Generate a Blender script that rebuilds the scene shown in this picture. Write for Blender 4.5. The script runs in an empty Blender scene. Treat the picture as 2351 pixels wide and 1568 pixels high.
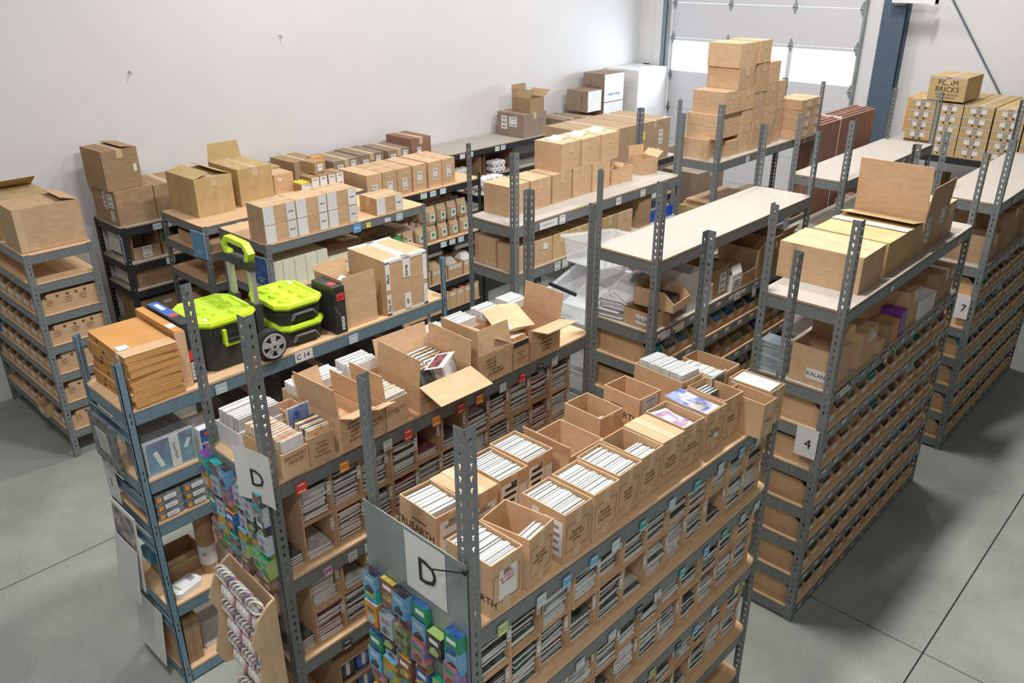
import bpy, math, random
from mathutils import Matrix, Vector
random.seed(7)
SC = bpy.context.scene
COL = SC.collection
PI = math.pi
# ------------------------------------------------------------------ camera, light, exposure
cd = bpy.data.cameras.new('camera'); cam = bpy.data.objects.new('camera', cd); COL.objects.link(cam); SC.camera = cam
YAW, PITCH, ROLL = -0.7562, 0.4339, -0.0038
fw = Vector((math.sin(YAW)*math.cos(PITCH), math.cos(YAW)*math.cos(PITCH), -math.sin(PITCH)))
rt = Vector((math.cos(YAW), -math.sin(YAW), 0)); up = rt.cross(fw)
r2 = rt*math.cos(ROLL)+up*math.sin(ROLL); u2 = up*math.cos(ROLL)-rt*math.sin(ROLL)
mw = Matrix((r2, u2, -fw)).transposed().to_4x4(); mw.translation = (0, 0, 3.4)
cam.matrix_world = mw
cd.sensor_fit = 'HORIZONTAL'; cd.sensor_width = 36.0; cd.lens = 36.0*1887.98/2351; cd.clip_start = .05
SC.view_settings.view_transform = 'Standard'; SC.view_settings.look = 'None'; SC.view_settings.gamma = 1
SC.view_settings.use_curve_mapping = False; SC.view_settings.exposure = 0.17
SC.cycles.use_denoising = True
SC.cycles.max_bounces = 8; SC.cycles.diffuse_bounces = 5; SC.cycles.glossy_bounces = 3; SC.cycles.transparent_max_bounces = 12; SC.cycles.transmission_bounces = 6
SC.cycles.caustics_reflective = False; SC.cycles.caustics_refractive = False
W = bpy.data.worlds.new('sky'); SC.world = W; W.use_nodes = True
W.node_tree.nodes['Background'].inputs[0].default_value = (.86, .93, 1, 1)
W.node_tree.nodes['Background'].inputs[1].default_value = 2.6
def lamp(name, loc, sx, sy, power, color=(1, .98, .955), rot=(0, 0, 0)):
    l = bpy.data.lights.new(name, 'AREA'); l.shape = 'RECTANGLE'; l.size = sx; l.size_y = sy; l.energy = power; l.color = color
    o = bpy.data.objects.new(name, l); COL.objects.link(o); o.location = loc; o.rotation_euler = rot
    return o
for x, y, p in ((.35, -.5, 62), (-2.15, .2, 78), (-2.1, 3.42, 142), (-2.1, 5.9, 92), (-3.2, 8.3, 80), (-5.6, .4, 9), (-5.6, 4.4, 70), (-5.6, 8.0, 60)):  # first entry is an unseen fill, added to brighten the nearest rack's front
    lamp('ceiling_or_fill_lamp', (x, y, 5.5), .3, .7, p)
lamp('window_daylight', (-5.52, 10.46, 2.16), 2.6, .42, 42, (.78, .88, 1), (-PI/2, 0, 0))
# ------------------------------------------------------------------ materials
MATS = {}
def nt(name):
    m = bpy.data.materials.new(name); m.use_nodes = True; MATS[name] = m
    return m, m.node_tree.nodes, m.node_tree.links, m.node_tree.nodes['Principled BSDF']
def mat(name, c, c2=None, rough=.7, metal=0, scale=30, stretch=(1, 1, 1), rand=.0, bump=0, detail=3, spec=.4, lo=.35, hi=.65):
    m, n, l, b = nt(name)
    c = tuple(c)+(1,)
    b.inputs['Roughness'].default_value = rough; b.inputs['Metallic'].default_value = metal
    b.inputs['Specular IOR Level'].default_value = spec
    tc = n.new('ShaderNodeTexCoord'); mp = n.new('ShaderNodeMapping'); mp.inputs['Scale'].default_value = stretch
    no = n.new('ShaderNodeTexNoise'); no.inputs['Scale'].default_value = scale; no.inputs['Detail'].default_value = detail
    l.new(tc.outputs['Object'], mp.inputs[0]); l.new(mp.outputs[0], no.inputs['Vector'])
    cr = n.new('ShaderNodeValToRGB')
    k2 = (tuple(c2)+(1,)) if c2 else tuple(v*.86 for v in c[:3])+(1,)
    cr.color_ramp.elements[0].color = k2; cr.color_ramp.elements[1].color = c
    cr.color_ramp.elements[0].position = lo; cr.color_ramp.elements[1].position = hi
    l.new(no.outputs[0], cr.inputs[0]); out = cr.outputs[0]
    if rand:
        oi = n.new('ShaderNodeObjectInfo'); mr = n.new('ShaderNodeMapRange')
        mr.inputs['To Min'].default_value = 1-rand; mr.inputs['To Max'].default_value = 1+rand*.6
        l.new(oi.outputs['Random'], mr.inputs[0])
        hs = n.new('ShaderNodeHueSaturation'); l.new(mr.outputs[0], hs.inputs['Value']); l.new(out, hs.inputs['Color']); out = hs.outputs[0]
    l.new(out, b.inputs['Base Color'])
    if bump:
        bp = n.new('ShaderNodeBump'); bp.inputs['Strength'].default_value = bump; bp.inputs['Distance'].default_value = .002
        l.new(no.outputs[0], bp.inputs['Height']); l.new(bp.outputs[0], b.inputs['Normal'])
    return m
mat('kraft', (.64, .435, .265), (.57, .375, .22), .85, scale=14, stretch=(1, 1, 3), rand=.13, spec=.2)
mat('kraft_print', (.64, .43, .26), (.57, .37, .215), .85, scale=10, rand=.08, spec=.2)
mat('kraft_brown', (.42, .285, .165), (.36, .24, .135), .85, scale=10, stretch=(1, 1, 3), rand=.14, spec=.2)
mat('kraft_yellow', (.55, .4, .2), (.48, .34, .165), .8, scale=10, rand=.1, spec=.25)
mat('kraft_grey', (.33, .25, .19), (.28, .21, .155), .85, scale=10, rand=.1, spec=.2)
mat('kraft_red', (.33, .185, .135), (.28, .155, .11), .85, scale=10, rand=.06, spec=.2)
mat('mailer', (.63, .33, .12), (.58, .29, .095), .75, scale=6, rand=.06, spec=.25)
mat('tape_tan', (.62, .46, .29), (.58, .42, .26), .35, scale=8, spec=.5)
mat('tape_white', (.85, .84, .81), (.8, .79, .76), .4, scale=8)
mat('steel', (.235, .258, .265), (.2, .222, .23), .5, .25, scale=60, rand=.1)
mat('steel_blue', (.2, .3, .38), (.17, .265, .34), .45, .25, scale=60, rand=.05)
mat('steel_black', (.035, .04, .046), (.028, .032, .036), .5, .2, scale=50)
mat('zinc', (.37, .42, .43), (.29, .335, .345), .45, .5, scale=7, detail=6)
mat('board_cream', (.44, .402, .355), (.425, .385, .34), .65, scale=4, spec=.3)
mat('board_tan', (.72, .5, .3), (.66, .44, .25), .7, scale=40, stretch=(1, .3, 1), spec=.3)
mat('board_edge', (.45, .32, .18), (.34, .23, .12), .85, scale=180)
mat('paper', (.74, .74, .73), (.69, .69, .68), .8, scale=5, rand=.07, spec=.2)
mat('paper_grey', (.6, .59, .55), (.5, .49, .45), .85, scale=60, rand=.1)
mat('card_edge', (.42, .45, .38), (.3, .34, .27), .85, scale=30, rand=.2)
mat('paper_blue', (.55, .66, .72), (.5, .61, .67), .8, scale=20, rand=.1)
mat('ink', (.02, .02, .022), None, .7)
mat('ink_brown', (.14, .075, .04), None, .8)
mat('ink_red', (.55, .06, .05), None, .8)
mat('ink_grey', (.3, .3, .31), None, .8)
mat('ink_white', (.85, .86, .88), None, .7)
mat('white_plastic', (.82, .83, .83), None, .4, scale=5)
mat('lime', (.58, .82, .035), (.53, .77, .03), .45, scale=5)
mat('char_plastic', (.05, .056, .053), (.042, .047, .045), .55, scale=25)
mat('rubber', (.03, .03, .03), None, .8, scale=60)
mat('wheel_grey', (.45, .45, .45), None, .45, scale=8)
mat('alu', (.62, .66, .62), (.55, .59, .56), .35, .7, scale=8)
mat('black_print', (.03, .03, .03), (.045, .045, .045), .45, scale=12)
mat('blue_print', (.03, .14, .5), (.025, .11, .42), .4, scale=6)
mat('blue_plastic', (.02, .1, .55), (.015, .08, .45), .4, scale=8)
mat('red_sticker', (.85, .07, .055), None, .5)
mat('orange_sticker', (.9, .33, .05), None, .5)
mat('yellow', (.85, .7, .1), None, .6)
mat('wood', (.63, .47, .31), (.57, .41, .26), .6, scale=9, stretch=(1, 6, 1))
mat('sea_art', (.06, .35, .45), (.02, .06, .2), .4, scale=9, detail=5)
mat('night_art', (.5, .45, .42), (.02, .025, .06), .4, scale=16, detail=5)
mat('leafgreen', (.03, .25, .09), (.02, .14, .05), .7, scale=30)
mat('green', (.05, .3, .08), (.03, .22, .06), .6)
mat('burlap', (.62, .46, .3), (.45, .31, .18), .9, scale=120, rand=.12)
mat('bead', (.8, .76, .7), (.6, .52, .46), .6, scale=40, detail=5)
mat('wrap', (.68, .7, .76), (.56, .57, .62), .18, scale=22, detail=5, spec=.8)
mat('dark_blue', (.02, .05, .13), None, .5)
mat('pale_green', (.6, .78, .66), None, .7)
mat('cream_box', (.76, .76, .6), (.72, .72, .56), .6, rand=.05)
mat('tile_white', (.86, .87, .88), None, .5, scale=5)
mat('wall_paint', (.71, .71, .715), (.695, .695, .7), .85, scale=2.0, spec=.2)
mat('wall_grey', (.3, .3, .3), None, .9, scale=2)
mat('door_paint', (.66, .665, .7), (.645, .65, .685), .6, scale=160, stretch=(1, 1, 12), spec=.3)
mat('column_blue', (.085, .125, .175), (.07, .105, .15), .6, scale=70)
def deckmat(name, a, b):
    return mat('deck_'+name, a, b, .4, scale=38, detail=4, rand=.12, lo=.42, hi=.6)
DECKS = {'sky blue': ((.12, .42, .85), (.3, .6, .85)), 'navy': ((.03, .09, .36), (.08, .25, .55)), 'teal': ((.02, .45, .48), (.1, .6, .58)), 'pink': ((.75, .3, .3), (.3, .25, .6)),
         'black': ((.03, .03, .04), (.1, .1, .11)), 'orange': ((.85, .25, .03), (.8, .5, .08)), 'purple': ((.2, .04, .36), (.3, .1, .5)), 'rust': ((.3, .09, .05), (.42, .16, .1)),
         'lime': ((.4, .6, .15), (.55, .72, .3)), 'pale blue': ((.45, .65, .8), (.7, .75, .75)), 'moss green': ((.15, .25, .07), (.4, .5, .25)), 'yellow': ((.75, .6, .1), (.35, .35, .12)),
         'emerald': ((.01, .33, .14), (.04, .45, .22)), 'grey': ((.3, .33, .36), (.12, .14, .16)), 'brown': ((.16, .1, .07), (.4, .3, .2))}
for k, (a_, b_) in DECKS.items(): deckmat(k, [v*.85 for v in a_], [v*.7 for v in b_])
def covermat(name, a, b): return mat('cover_'+name, a, b, .45, scale=22, detail=4, lo=.45, hi=.58)
for k, a_, b_ in (('dark', (.05, .055, .05), (.12, .125, .115)), ('green', (.05, .085, .06), (.16, .19, .15)), ('slate', (.09, .1, .11), (.22, .225, .23)), ('maroon', (.12, .02, .03), (.25, .08, .09)), ('pale', (.6, .6, .57), (.45, .45, .42)), ('orange', (.75, .28, .06), (.85, .6, .4)), ('blue', (.05, .09, .32), (.25, .3, .55))): covermat(k, a_, b_)
def clear_mat(name, col, alpha, rough=.12):
    m, n, l, b = nt(name)
    b.inputs['Base Color'].default_value = tuple(col)+(1,); b.inputs['Roughness'].default_value = rough
    no = n.new('ShaderNodeTexNoise'); no.inputs['Scale'].default_value = 18; no.inputs['Detail'].default_value = 4
    mr = n.new('ShaderNodeMapRange'); mr.inputs['To Min'].default_value = alpha*.6; mr.inputs['To Max'].default_value = min(1, alpha*1.4)
    l.new(no.outputs[0], mr.inputs[0]); l.new(mr.outputs[0], b.inputs['Alpha'])
    return m
clear_mat('clear_plastic', (.82, .85, .88), .5, .3); clear_mat('acrylic', (.7, .78, .8), .12); clear_mat('glass', (.9, .95, 1), .05, .03); clear_mat('cling', (.75, .76, .8), .3, .1)
def floor_mat():
    m, n, l, b = nt('concrete')
    b.inputs['Roughness'].default_value = .55; b.inputs['Specular IOR Level'].default_value = .35
    g = n.new('ShaderNodeNewGeometry'); no = n.new('ShaderNodeTexNoise'); no.inputs['Scale'].default_value = 1.6; no.inputs['Detail'].default_value = 8; no.inputs['Roughness'].default_value = .65
    l.new(g.outputs['Position'], no.inputs['Vector'])
    cr = n.new('ShaderNodeValToRGB'); cr.color_ramp.elements[0].position = .3; cr.color_ramp.elements[1].position = .72
    cr.color_ramp.elements[0].color = (.33, .355, .31, 1); cr.color_ramp.elements[1].color = (.49, .515, .46, 1)
    l.new(no.outputs[0], cr.inputs[0])
    n2 = n.new('ShaderNodeTexNoise'); n2.inputs['Scale'].default_value = 90; n2.inputs['Detail'].default_value = 3; l.new(g.outputs['Position'], n2.inputs['Vector'])
    mx = n.new('ShaderNodeMix'); mx.data_type = 'RGBA'; mx.blend_type = 'MULTIPLY'; mx.inputs[0].default_value = .35
    l.new(cr.outputs[0], mx.inputs[6]); l.new(n2.outputs[0], mx.inputs[7])
    l.new(mx.outputs[2], b.inputs['Base Color'])
floor_mat()
# ------------------------------------------------------------------ mesh builder
class MB:
    def __init__(s): s.v = []; s.f = []; s.m = []
    def add(s, vs, fs, m=0):
        o = len(s.v); s.v += [tuple(v) for v in vs]; s.f += [tuple(i+o for i in f) for f in fs]; s.m += [m]*len(fs); return s
    def box(s, x0, x1, y0, y1, z0, z1, m=0):
        return s.add([(x0, y0, z0), (x1, y0, z0), (x1, y1, z0), (x0, y1, z0), (x0, y0, z1), (x1, y0, z1), (x1, y1, z1), (x0, y1, z1)],
                     [(0, 3, 2, 1), (4, 5, 6, 7), (0, 1, 5, 4), (1, 2, 6, 5), (2, 3, 7, 6), (3, 0, 4, 7)], m)
    def prism(s, poly, axis, a, b, m=0):
        n = len(poly)
        def P(p, t): return (t, p[0], p[1]) if axis == 'x' else (p[0], t, p[1]) if axis == 'y' else (p[0], p[1], t)
        vs = [P(p, a) for p in poly]+[P(p, b) for p in poly]
        fs = [tuple(range(n))[::-1], tuple(range(n, 2*n))]+[(i, (i+1) % n, n+(i+1) % n, n+i) for i in range(n)]
        if axis == 'y': fs = [f[::-1] for f in fs]
        return s.add(vs, fs, m)
    def tube(s, p, q, r, n=12, m=0, r2=None):
        p, q = Vector(p), Vector(q); d = (q-p).normalized(); r2 = r if r2 is None else r2
        a = d.orthogonal().normalized(); b = d.cross(a)
        vs = [p+(a*math.cos(2*PI*i/n)+b*math.sin(2*PI*i/n))*r for i in range(n)]+[q+(a*math.cos(2*PI*i/n)+b*math.sin(2*PI*i/n))*r2 for i in range(n)]
        return s.add(vs, [tuple(range(n))[::-1], tuple(range(n, 2*n))]+[(i, (i+1) % n, n+(i+1) % n, n+i) for i in range(n)], m)
    def loft(s, rings, m=0, cap=True):
        n = len(rings[0]); vs = [v for r in rings for v in r]; fs = []
        for k in range(len(rings)-1):
            fs += [(k*n+i, k*n+(i+1) % n, (k+1)*n+(i+1) % n, (k+1)*n+i) for i in range(n)]
        if cap: fs += [tuple(range(n))[::-1], tuple(range((len(rings)-1)*n, len(rings)*n))]
        return s.add(vs, fs, m)
    def mesh(s, name, mats):
        me = bpy.data.meshes.new(name); me.from_pydata(s.v, [], s.f)
        for k in mats: me.materials.append(MATS[k])
        me.polygons.foreach_set('material_index', s.m); me.update()
        return me
CACHE = {}
def link(name, data, parent=None, loc=(0, 0, 0), rot=(0, 0, 0)):
    o = bpy.data.objects.new(name, data); COL.objects.link(o)
    if parent: o.parent = parent
    o.location = loc; o.rotation_euler = rot
    return o
def cached(key, fn):
    if key not in CACHE: CACHE[key] = fn()
    return CACHE[key]
LABELS = {}
def tag(o, label, cat, group=None):
    n = len(label.replace(',', ' ').split())
    if not 4 <= n <= 16: print('LABELLEN', n, label)
    if label in LABELS and LABELS[label] != (group or 0): print('LABELDUP', label)
    if label in LABELS and not group: print('LABELDUP', label)
    LABELS[label] = group or 0
    o['label'] = label; o['category'] = cat
    if group: o['group'] = group
    return o
def thing(name, label, cat, loc=(0, 0, 0), rz=0, rx=0, group=None):
    return tag(link(name, None, None, loc, (rx, 0, rz)), label, cat, group)
def struct(name, mb, mats, parent=None, loc=(0, 0, 0)):
    o = link(name, mb.mesh(name, mats), parent, loc)
    if not parent: o['kind'] = 'structure'
    return o
def boxmesh(name, lx, ly, h, m, ext=None):
    return cached((name, round(lx, 4), round(ly, 4), round(h, 4), m), lambda: MB().box(-lx/2, lx/2, -ly/2, ly/2, 0, h).mesh(name, [m]))
def face_frame(face, lx, ly, u, v, off):
    if face == '+x': return (lx/2+off, u, v), (PI/2, 0, PI/2)
    if face == '-y': return (u, -ly/2-off, v), (PI/2, 0, 0)
    if face == '-x': return (-lx/2-off, -u, v), (PI/2, 0, -PI/2)
    if face == '+y': return (-u, ly/2+off, v), (PI/2, 0, PI)
    return (u, v, off), (0, 0, 0)            # 'top': off = height of the top
def plate(parent, name, face, lx, ly, u, v, w, h, m, lines=0, off=.0004, lm='ink_grey', rot=0, t=.0012):
    loc, r = face_frame(face, lx, ly, u, v, off)
    def mk():
        b = MB().box(-w/2, w/2, -h/2, h/2, 0, t)
        for i in range(lines):
            y = h*(.32-.64*i/max(1, lines-1)) if lines > 1 else 0
            ww = w*(.38 if i % 2 else .3)
            b.box(-ww, ww, y-h*.05, y+h*.05, t, t+.0003, 1)
        return b.mesh(name, [m]+([lm] if lines else []))
    o = link(name, cached(('pl', name, round(w, 4), round(h, 4), m, lines, lm, t), mk), parent, loc, r)
    if rot: o.rotation_euler.rotate_axis('Z', rot)
    return o
def text(parent, name, body, size, face, lx, ly, u, v, m, off=.0006, rot=0, align='CENTER', sp=1.0, shear=0, bold=0):
    loc, r = face_frame(face, lx, ly, u, v, off)
    c = bpy.data.curves.new(name, 'FONT'); c.body = body; c.size = size; c.align_x = align; c.align_y = 'CENTER'; c.space_line = sp; c.shear = shear
    c.extrude = .0002; c.offset = bold; c.resolution_u = 2; c.materials.append(MATS[m])
    o = link(name, c, parent, loc, r)
    if rot: o.rotation_euler.rotate_axis('Z', rot)
    return o
ORD = 'zeroth first second third fourth fifth sixth seventh eighth ninth tenth eleventh twelfth thirteenth fourteenth fifteenth'.split()
# ------------------------------------------------------------------ boxes
def flap(parent, side, lx, ly, h, d, ang, m, t=.0035, taper=0, name='flap', a0=None, a1=None):
    """panel hinged on one rim edge; ang 0 = straight up, 90 = out flat, -90 = shut"""
    L = lx if 'y' in side else ly
    def mk():
        w = L/2-.001
        return MB().prism([(-w, 0), (w, 0), (w-taper, d), (-w+taper, d)], 'y', -t/2, t/2).mesh(name, [m])
    me = cached(('flap', round(L, 4), round(d, 4), m, taper), mk)
    a = math.radians(ang)
    if side == '-y': loc, r = (0, -ly/2+t/2, h), (a, 0, 0)
    if side == '+y': loc, r = (0, ly/2-t/2, h), (-a, 0, 0)
    if side == '+x': loc, r = (lx/2-t/2, 0, h), (a, 0, PI/2)
    if side == '-x': loc, r = (-lx/2+t/2, 0, h), (-a, 0, PI/2)
    o = link(name, me, parent, loc, (0, 0, 0))
    if 'x' in side: o.rotation_euler = (Matrix.Rotation(PI/2, 3, 'Z') @ Matrix.Rotation(a if side == '+x' else -a, 3, 'X')).to_euler()
    else: o.rotation_euler = r
    return o
def open_mesh(lx, ly, h, m, t=.004):
    def mk():
        b = MB(); x, y = lx/2, ly/2
        b.box(-x, x, -y, y, 0, t); b.box(-x, x, -y, -y+t, t, h); b.box(-x, x, y-t, y, t, h); b.box(-x, -x+t, -y+t, y-t, t, h); b.box(x-t, x, -y+t, y-t, t, h)
        return b.mesh('body', [m])
    return cached(('open', round(lx, 4), round(ly, 4), round(h, 4), m), mk)
def obox(label, cx, cy, z, lx, ly, h, rz=0, m='kraft', rx=0, cat='box', group=None, name='open_cardboard_box', flaps=()):
    t = thing(name, label, cat, (cx, cy, z), math.radians(rz), rx, group)
    link('body', open_mesh(lx, ly, h, m), t)
    for s, d, a in flaps: flap(t, s, lx, ly, h, d, a, m)
    return t
def cbox(label, cx, cy, z, lx, ly, h, rz=0, m='kraft', tape=None, labels=(), cat='box', group=None, name='cardboard_box', rx=0, tm='tape_tan', slot=False, bulge=0):
    t = thing(name, label, cat, (cx, cy, z), math.radians(rz), rx, group)
    def mk():
        b = MB(); x, y, e = lx/2, ly/2, .004
        b.box(-x, x, -y, y, 0, h-.003)
        if slot and tape == 'y':
            g = .003
            b.box(-x, -g, -y, y, h-.003, h); b.box(g, x, -y, y, h-.003, h)
        elif tape == 'y': b.box(-x, -.0015, -y, y, h-.003, h); b.box(.0015, x, -y, y, h-.003, h)
        else: b.box(-x, x, -y, -.0015, h-.003, h); b.box(-x, x, .0015, y, h-.003, h)
        return b.mesh('body', [m])
    o = link('body', cached(('cb', round(lx, 4), round(ly, 4), round(h, 4), m, tape), mk), t)
    if tape:
        w = .05 if max(lx, ly) > .25 else .036
        if tape == 'x':
            plate(t, 'tape', 'top', lx, ly, 0, 0, lx+.002, w, tm, off=h); plate(t, 'tape', '+x', lx, ly, 0, h-.035, w, .07, tm); 
        else:
            plate(t, 'tape', 'top', lx, ly, 0, 0, w, ly+.002, tm, off=h); plate(t, 'tape', '-y', lx, ly, 0, h-.035, w, .07, tm)
    for L in labels:
        f, u, v, w, hh = L[:5]
        plate(t, 'shipping_label', f, lx, ly, u, v if f != 'top' else v, w, hh, 'paper', lines=L[5] if len(L) > 5 else 3, off=.0015 if f != 'top' else h+.0015)
    return t
CARD = {}
def cards(where, cx, cy, z, n, x0, x1, cw, ch, rz=0, rx=0, kinds=('paper',), what='white greeting card', cat='card', lean=8, name='greeting_card', jz=.006, th=(.0025, .005)):
    """cards standing on edge, packed along the box's length; (x0,x1) in the box's own frame"""
    lab = f'{what} standing on edge in the {where}'
    ca, sa = math.cos(math.radians(rz)), math.sin(math.radians(rz))
    ln = random.uniform(-lean, lean)*.6
    for i in range(n):
        m = kinds[i % len(kinds)] if len(kinds) < 4 else random.choice(kinds)
        t = round(max(.002, abs(x1-x0)/n*random.choice((.62, .75, .85))*.97), 4)
        
        def mk():
            return MB().box(-t/2, t/2, -cw/2, cw/2, 0, ch, 0).box(-t*.54, -t/2, -cw/2+.002, cw/2-.002, 0, ch-.002, 1).mesh(name, [m, 'card_edge'])
        me = cached(('card', t, round(cw, 4), round(ch, 4), m), mk)
        x = x0+(x1-x0)*(i+.5)/n; y = random.uniform(-.003, .003)
        o = link(name, me, None, (cx+x*ca-y*sa, cy+x*sa+y*ca, z+.0045+random.uniform(0, jz)), (rx, math.radians(ln+random.uniform(-.25, .25)), math.radians(rz)))
        tag(o, lab, cat, f'cards in the {where}')
# ------------------------------------------------------------------ racks
def post_mesh(h, m, fl=.042, pitch=.038, holes=True):
    def mk():
        b = MB(); n = int(h/pitch); t = .0022
        for ax in (0, 1):
            def P(a, z, d): return (a, d, z) if ax == 0 else (d, a, z)
            for k in range(n+1):
                z0 = k*pitch; z1 = min(h, z0+pitch); 
                if z1-z0 < pitch*.98 or not holes:
                    b.box(*(0, fl, 0, t, z0, z1) if ax == 0 else (0, t, 0, fl, z0, z1)); continue
                c = fl*.52; zc = z0+pitch*.5
                hole = [(c-.0026, zc-.0095), (c+.0026, zc-.0095), (c+.003, zc-.002), (c+.006, zc+.003), (c+.0038, zc+.009), (c-.0038, zc+.009), (c-.006, zc+.003), (c-.003, zc-.002)]
                outr = [(0, z0), (fl, z0), (fl, zc-.004), (fl, zc+.006), (fl, z1), (0, z1), (0, zc+.006), (0, zc-.004)]
                for d, fl_ in ((0, 0), (t, 1)):
                    vs = [P(a, z, d) for a, z in outr]+[P(a, z, d) for a, z in hole]
                    fs = [(i, (i+1) % 8, 8+(i+1) % 8, 8+i) for i in range(8)]
                    b.add(vs, fs)
                b.add([P(a, z, 0) for a, z in hole]+[P(a, z, t) for a, z in hole], [(i, (i+1) % 8, 8+(i+1) % 8, 8+i) for i in range(8)])
                b.add([P(fl, z0, 0), P(fl, z1, 0), P(fl, z1, t), P(fl, z0, t)], [(0, 1, 2, 3)])
            b.box(*(0, fl, 0, t, h-.0005, h) if ax == 0 else (0, t, 0, fl, h-.0005, h))
        return b.mesh('post', [m])
    return cached(('post', h, m, holes), mk)
def tube_post(h, m):
    def mk():
        b = MB(); w = .034
        b.box(0, w, 0, .003, 0, h); b.box(0, .003, 0, w, 0, h); b.box(w-.003, w, 0, .012, 0, h); b.box(0, .012, w-.003, w, 0, h)
        for k in range(int(h/.3)):
            for dz in (.05, .085):
                z = k*.3+dz
                b.box(.016, .021, -.0006, 0, z, z+.02, 1); b.box(-.0006, 0, .016, .021, z, z+.02, 1)
        return b.mesh('post', [m, 'ink'])
    return cached(('tpost', h, m), mk)
def rack(name, label, x0, x1, y0, y1, zt, levels, m='steel', top='board_cream', tilt=None, posts='L', bh=.062, lip=.014, group=None, boards=None, rails=False):
    cx, cy = (x0+x1)/2, (y0+y1)/2; lx, ly = x1-x0, y1-y0
    t = thing(name, label, 'shelving rack', (cx, cy, 0), group=group)
    pm = tube_post(zt, m) if posts == 'tube' else post_mesh(zt, m)
    for (sx, sy, rz) in ((1, -1, PI/2), (-1, -1, 0), (-1, 1, -PI/2), (1, 1, PI)):
        link('post', pm, t, (sx*lx/2, sy*ly/2, 0), (0, 0, rz))
    bw = .02
    for i, z in enumerate(levels):
        bm = boards[i] if boards else top
        rx = tilt if (tilt and i == 0) else 0
        e = .003
        me = cached(('board', round(lx, 3), round(ly, 3), bm), lambda: MB().box(-lx/2+e, lx/2-e, -ly/2+e, ly/2-e, -lip, -.002, 1).box(-lx/2+e, lx/2-e, -ly/2+e, ly/2-e, -.002, 0, 0).mesh('shelf_board', [bm, 'board_edge' if bm == 'board_cream' else 'board_tan']))
        link('shelf_board', me, t, (0, 0, z), (rx, 0, 0))
        fb = cached(('fbeam', round(ly, 3), m), lambda: MB().box(-.0018, 0, -ly/2+.003, ly/2-.003, -bh-lip, -lip+.003).box(-bw, 0, -ly/2+.003, ly/2-.003, -lip-.004, -lip-.001).box(-.012, 0, -ly/2+.003, ly/2-.003, -bh-lip, -bh-lip+.003).mesh('beam', [m]))
        sb = cached(('sbeam', round(lx, 3), m), lambda: MB().box(-lx/2+.003, lx/2-.003, 0, .0018, -bh-lip, -lip+.003).box(-lx/2+.003, lx/2-.003, 0, bw, -lip-.004, -lip-.001).mesh('end_beam', [m]))
        if rx:
            for s in (1, -1): link('beam', fb, t, (s*(lx/2-.003), 0, z), (rx*s, 0, 0 if s > 0 else PI))
            link('end_beam', sb, t, (0, -ly/2+.003, z-rx*ly/2), (0, 0, 0)); link('end_beam', sb, t, (0, ly/2-.003, z+rx*ly/2), (0, 0, PI))
        else:
            for s in (1, -1): link('beam', fb, t, (s*(lx/2-.003), 0, z), (0, 0, 0 if s > 0 else PI))
            for s in (1, -1): link('end_beam', sb, t, (0, -s*(ly/2-.003), z), (0, 0, 0 if s > 0 else PI))
        if rails:
            rm = cached(('rail', round(lx, 3), m), lambda: MB().box(-lx/2+.004, lx/2-.004, 0, .003, -.03, .03).box(-lx/2+.004, lx/2-.004, -.008, .003, .027, .03).box(-lx/2+.004, lx/2-.004, -.008, .003, -.03, -.027).mesh('end_rail', [m]))
            link('end_rail', rm, t, (0, -ly/2+.002, z-bh-.06))
    t['dims'] = 0; del t['dims']
    return t
def shelf_tags(r, x1, cy, z, items, face='+x', x=None):
    """labels stuck on a beam of rack r: (y, w, h, material, lines)"""
    for it in items:
        y, w, h, m = it[:4]; ln = it[4] if len(it) > 4 else 2; dz = it[5] if len(it) > 5 else 0
        o = plate(r, 'shelf_label', '+x', 0, 0, y-cy, z-.045+dz, w, h, m, lines=ln, lm='ink_grey' if m in ('paper', 'paper_grey', 'tape_white', 'pale_green') else 'ink_white')
        o.location.x = x1-r.location.x+.0008
# ------------------------------------------------------------------ the room
struct('floor', MB().box(-7.4, 8, -7, 10.6, -.1, 0), ['concrete'])
struct('wall_left', MB().box(-7.55, -7.4, -7, 10.75, 0, 6.8), ['wall_paint'])
gy = 10.6; DX0, DX1, DZ1 = -6.9, -4.16, 3.2
struct('wall_back', MB().box(-7.4, DX0, gy, gy+.15, 0, 6.8).box(DX1, 8, gy, gy+.15, 0, 6.8).box(DX0, DX1, gy, gy+.15, DZ1, 6.8), ['wall_paint'])
struct('wall_right', MB().box(8, 8.1, -7, 10.75, 0, 6.8), ['wall_grey'])
struct('wall_bounce', MB().box(1.15, 1.25, -7, 1.9, 0, 6.8), ['wall_paint'])  # unseen white wall, added to bounce lamp light onto the nearest rack
struct('wall_front', MB().box(-7.55, 8.1, -7.1, -7, 0, 6.8), ['wall_grey'])
struct('ceiling', MB().box(-7.55, 8.1, -7.1, 10.75, 6.8, 6.9), ['wall_grey'])
g = MB().box(-.672, -.664, -7, 10.6, 0, .0008).box(-4.86, -4.855, -7, 10.6, 0, .0008).box(-7.4, 8, 3.93, 3.934, 0, .0008).box(-7.4, 8, 7.9, 7.904, 0, .0008)
struct('trim_floor_joint', g, ['ink'])
struct('baseboard_left', MB().box(-7.4, -7.392, -7, 10.6, 0, .09), ['wall_paint'])
d = link('door_1', None); d['kind'] = 'structure'
zs = [0, .5, .98, 1.44, 1.9, 2.4, 2.86, DZ1]
xs = [-6.88, -5.98, -5.07, -4.18]
pm = MB()
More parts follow.
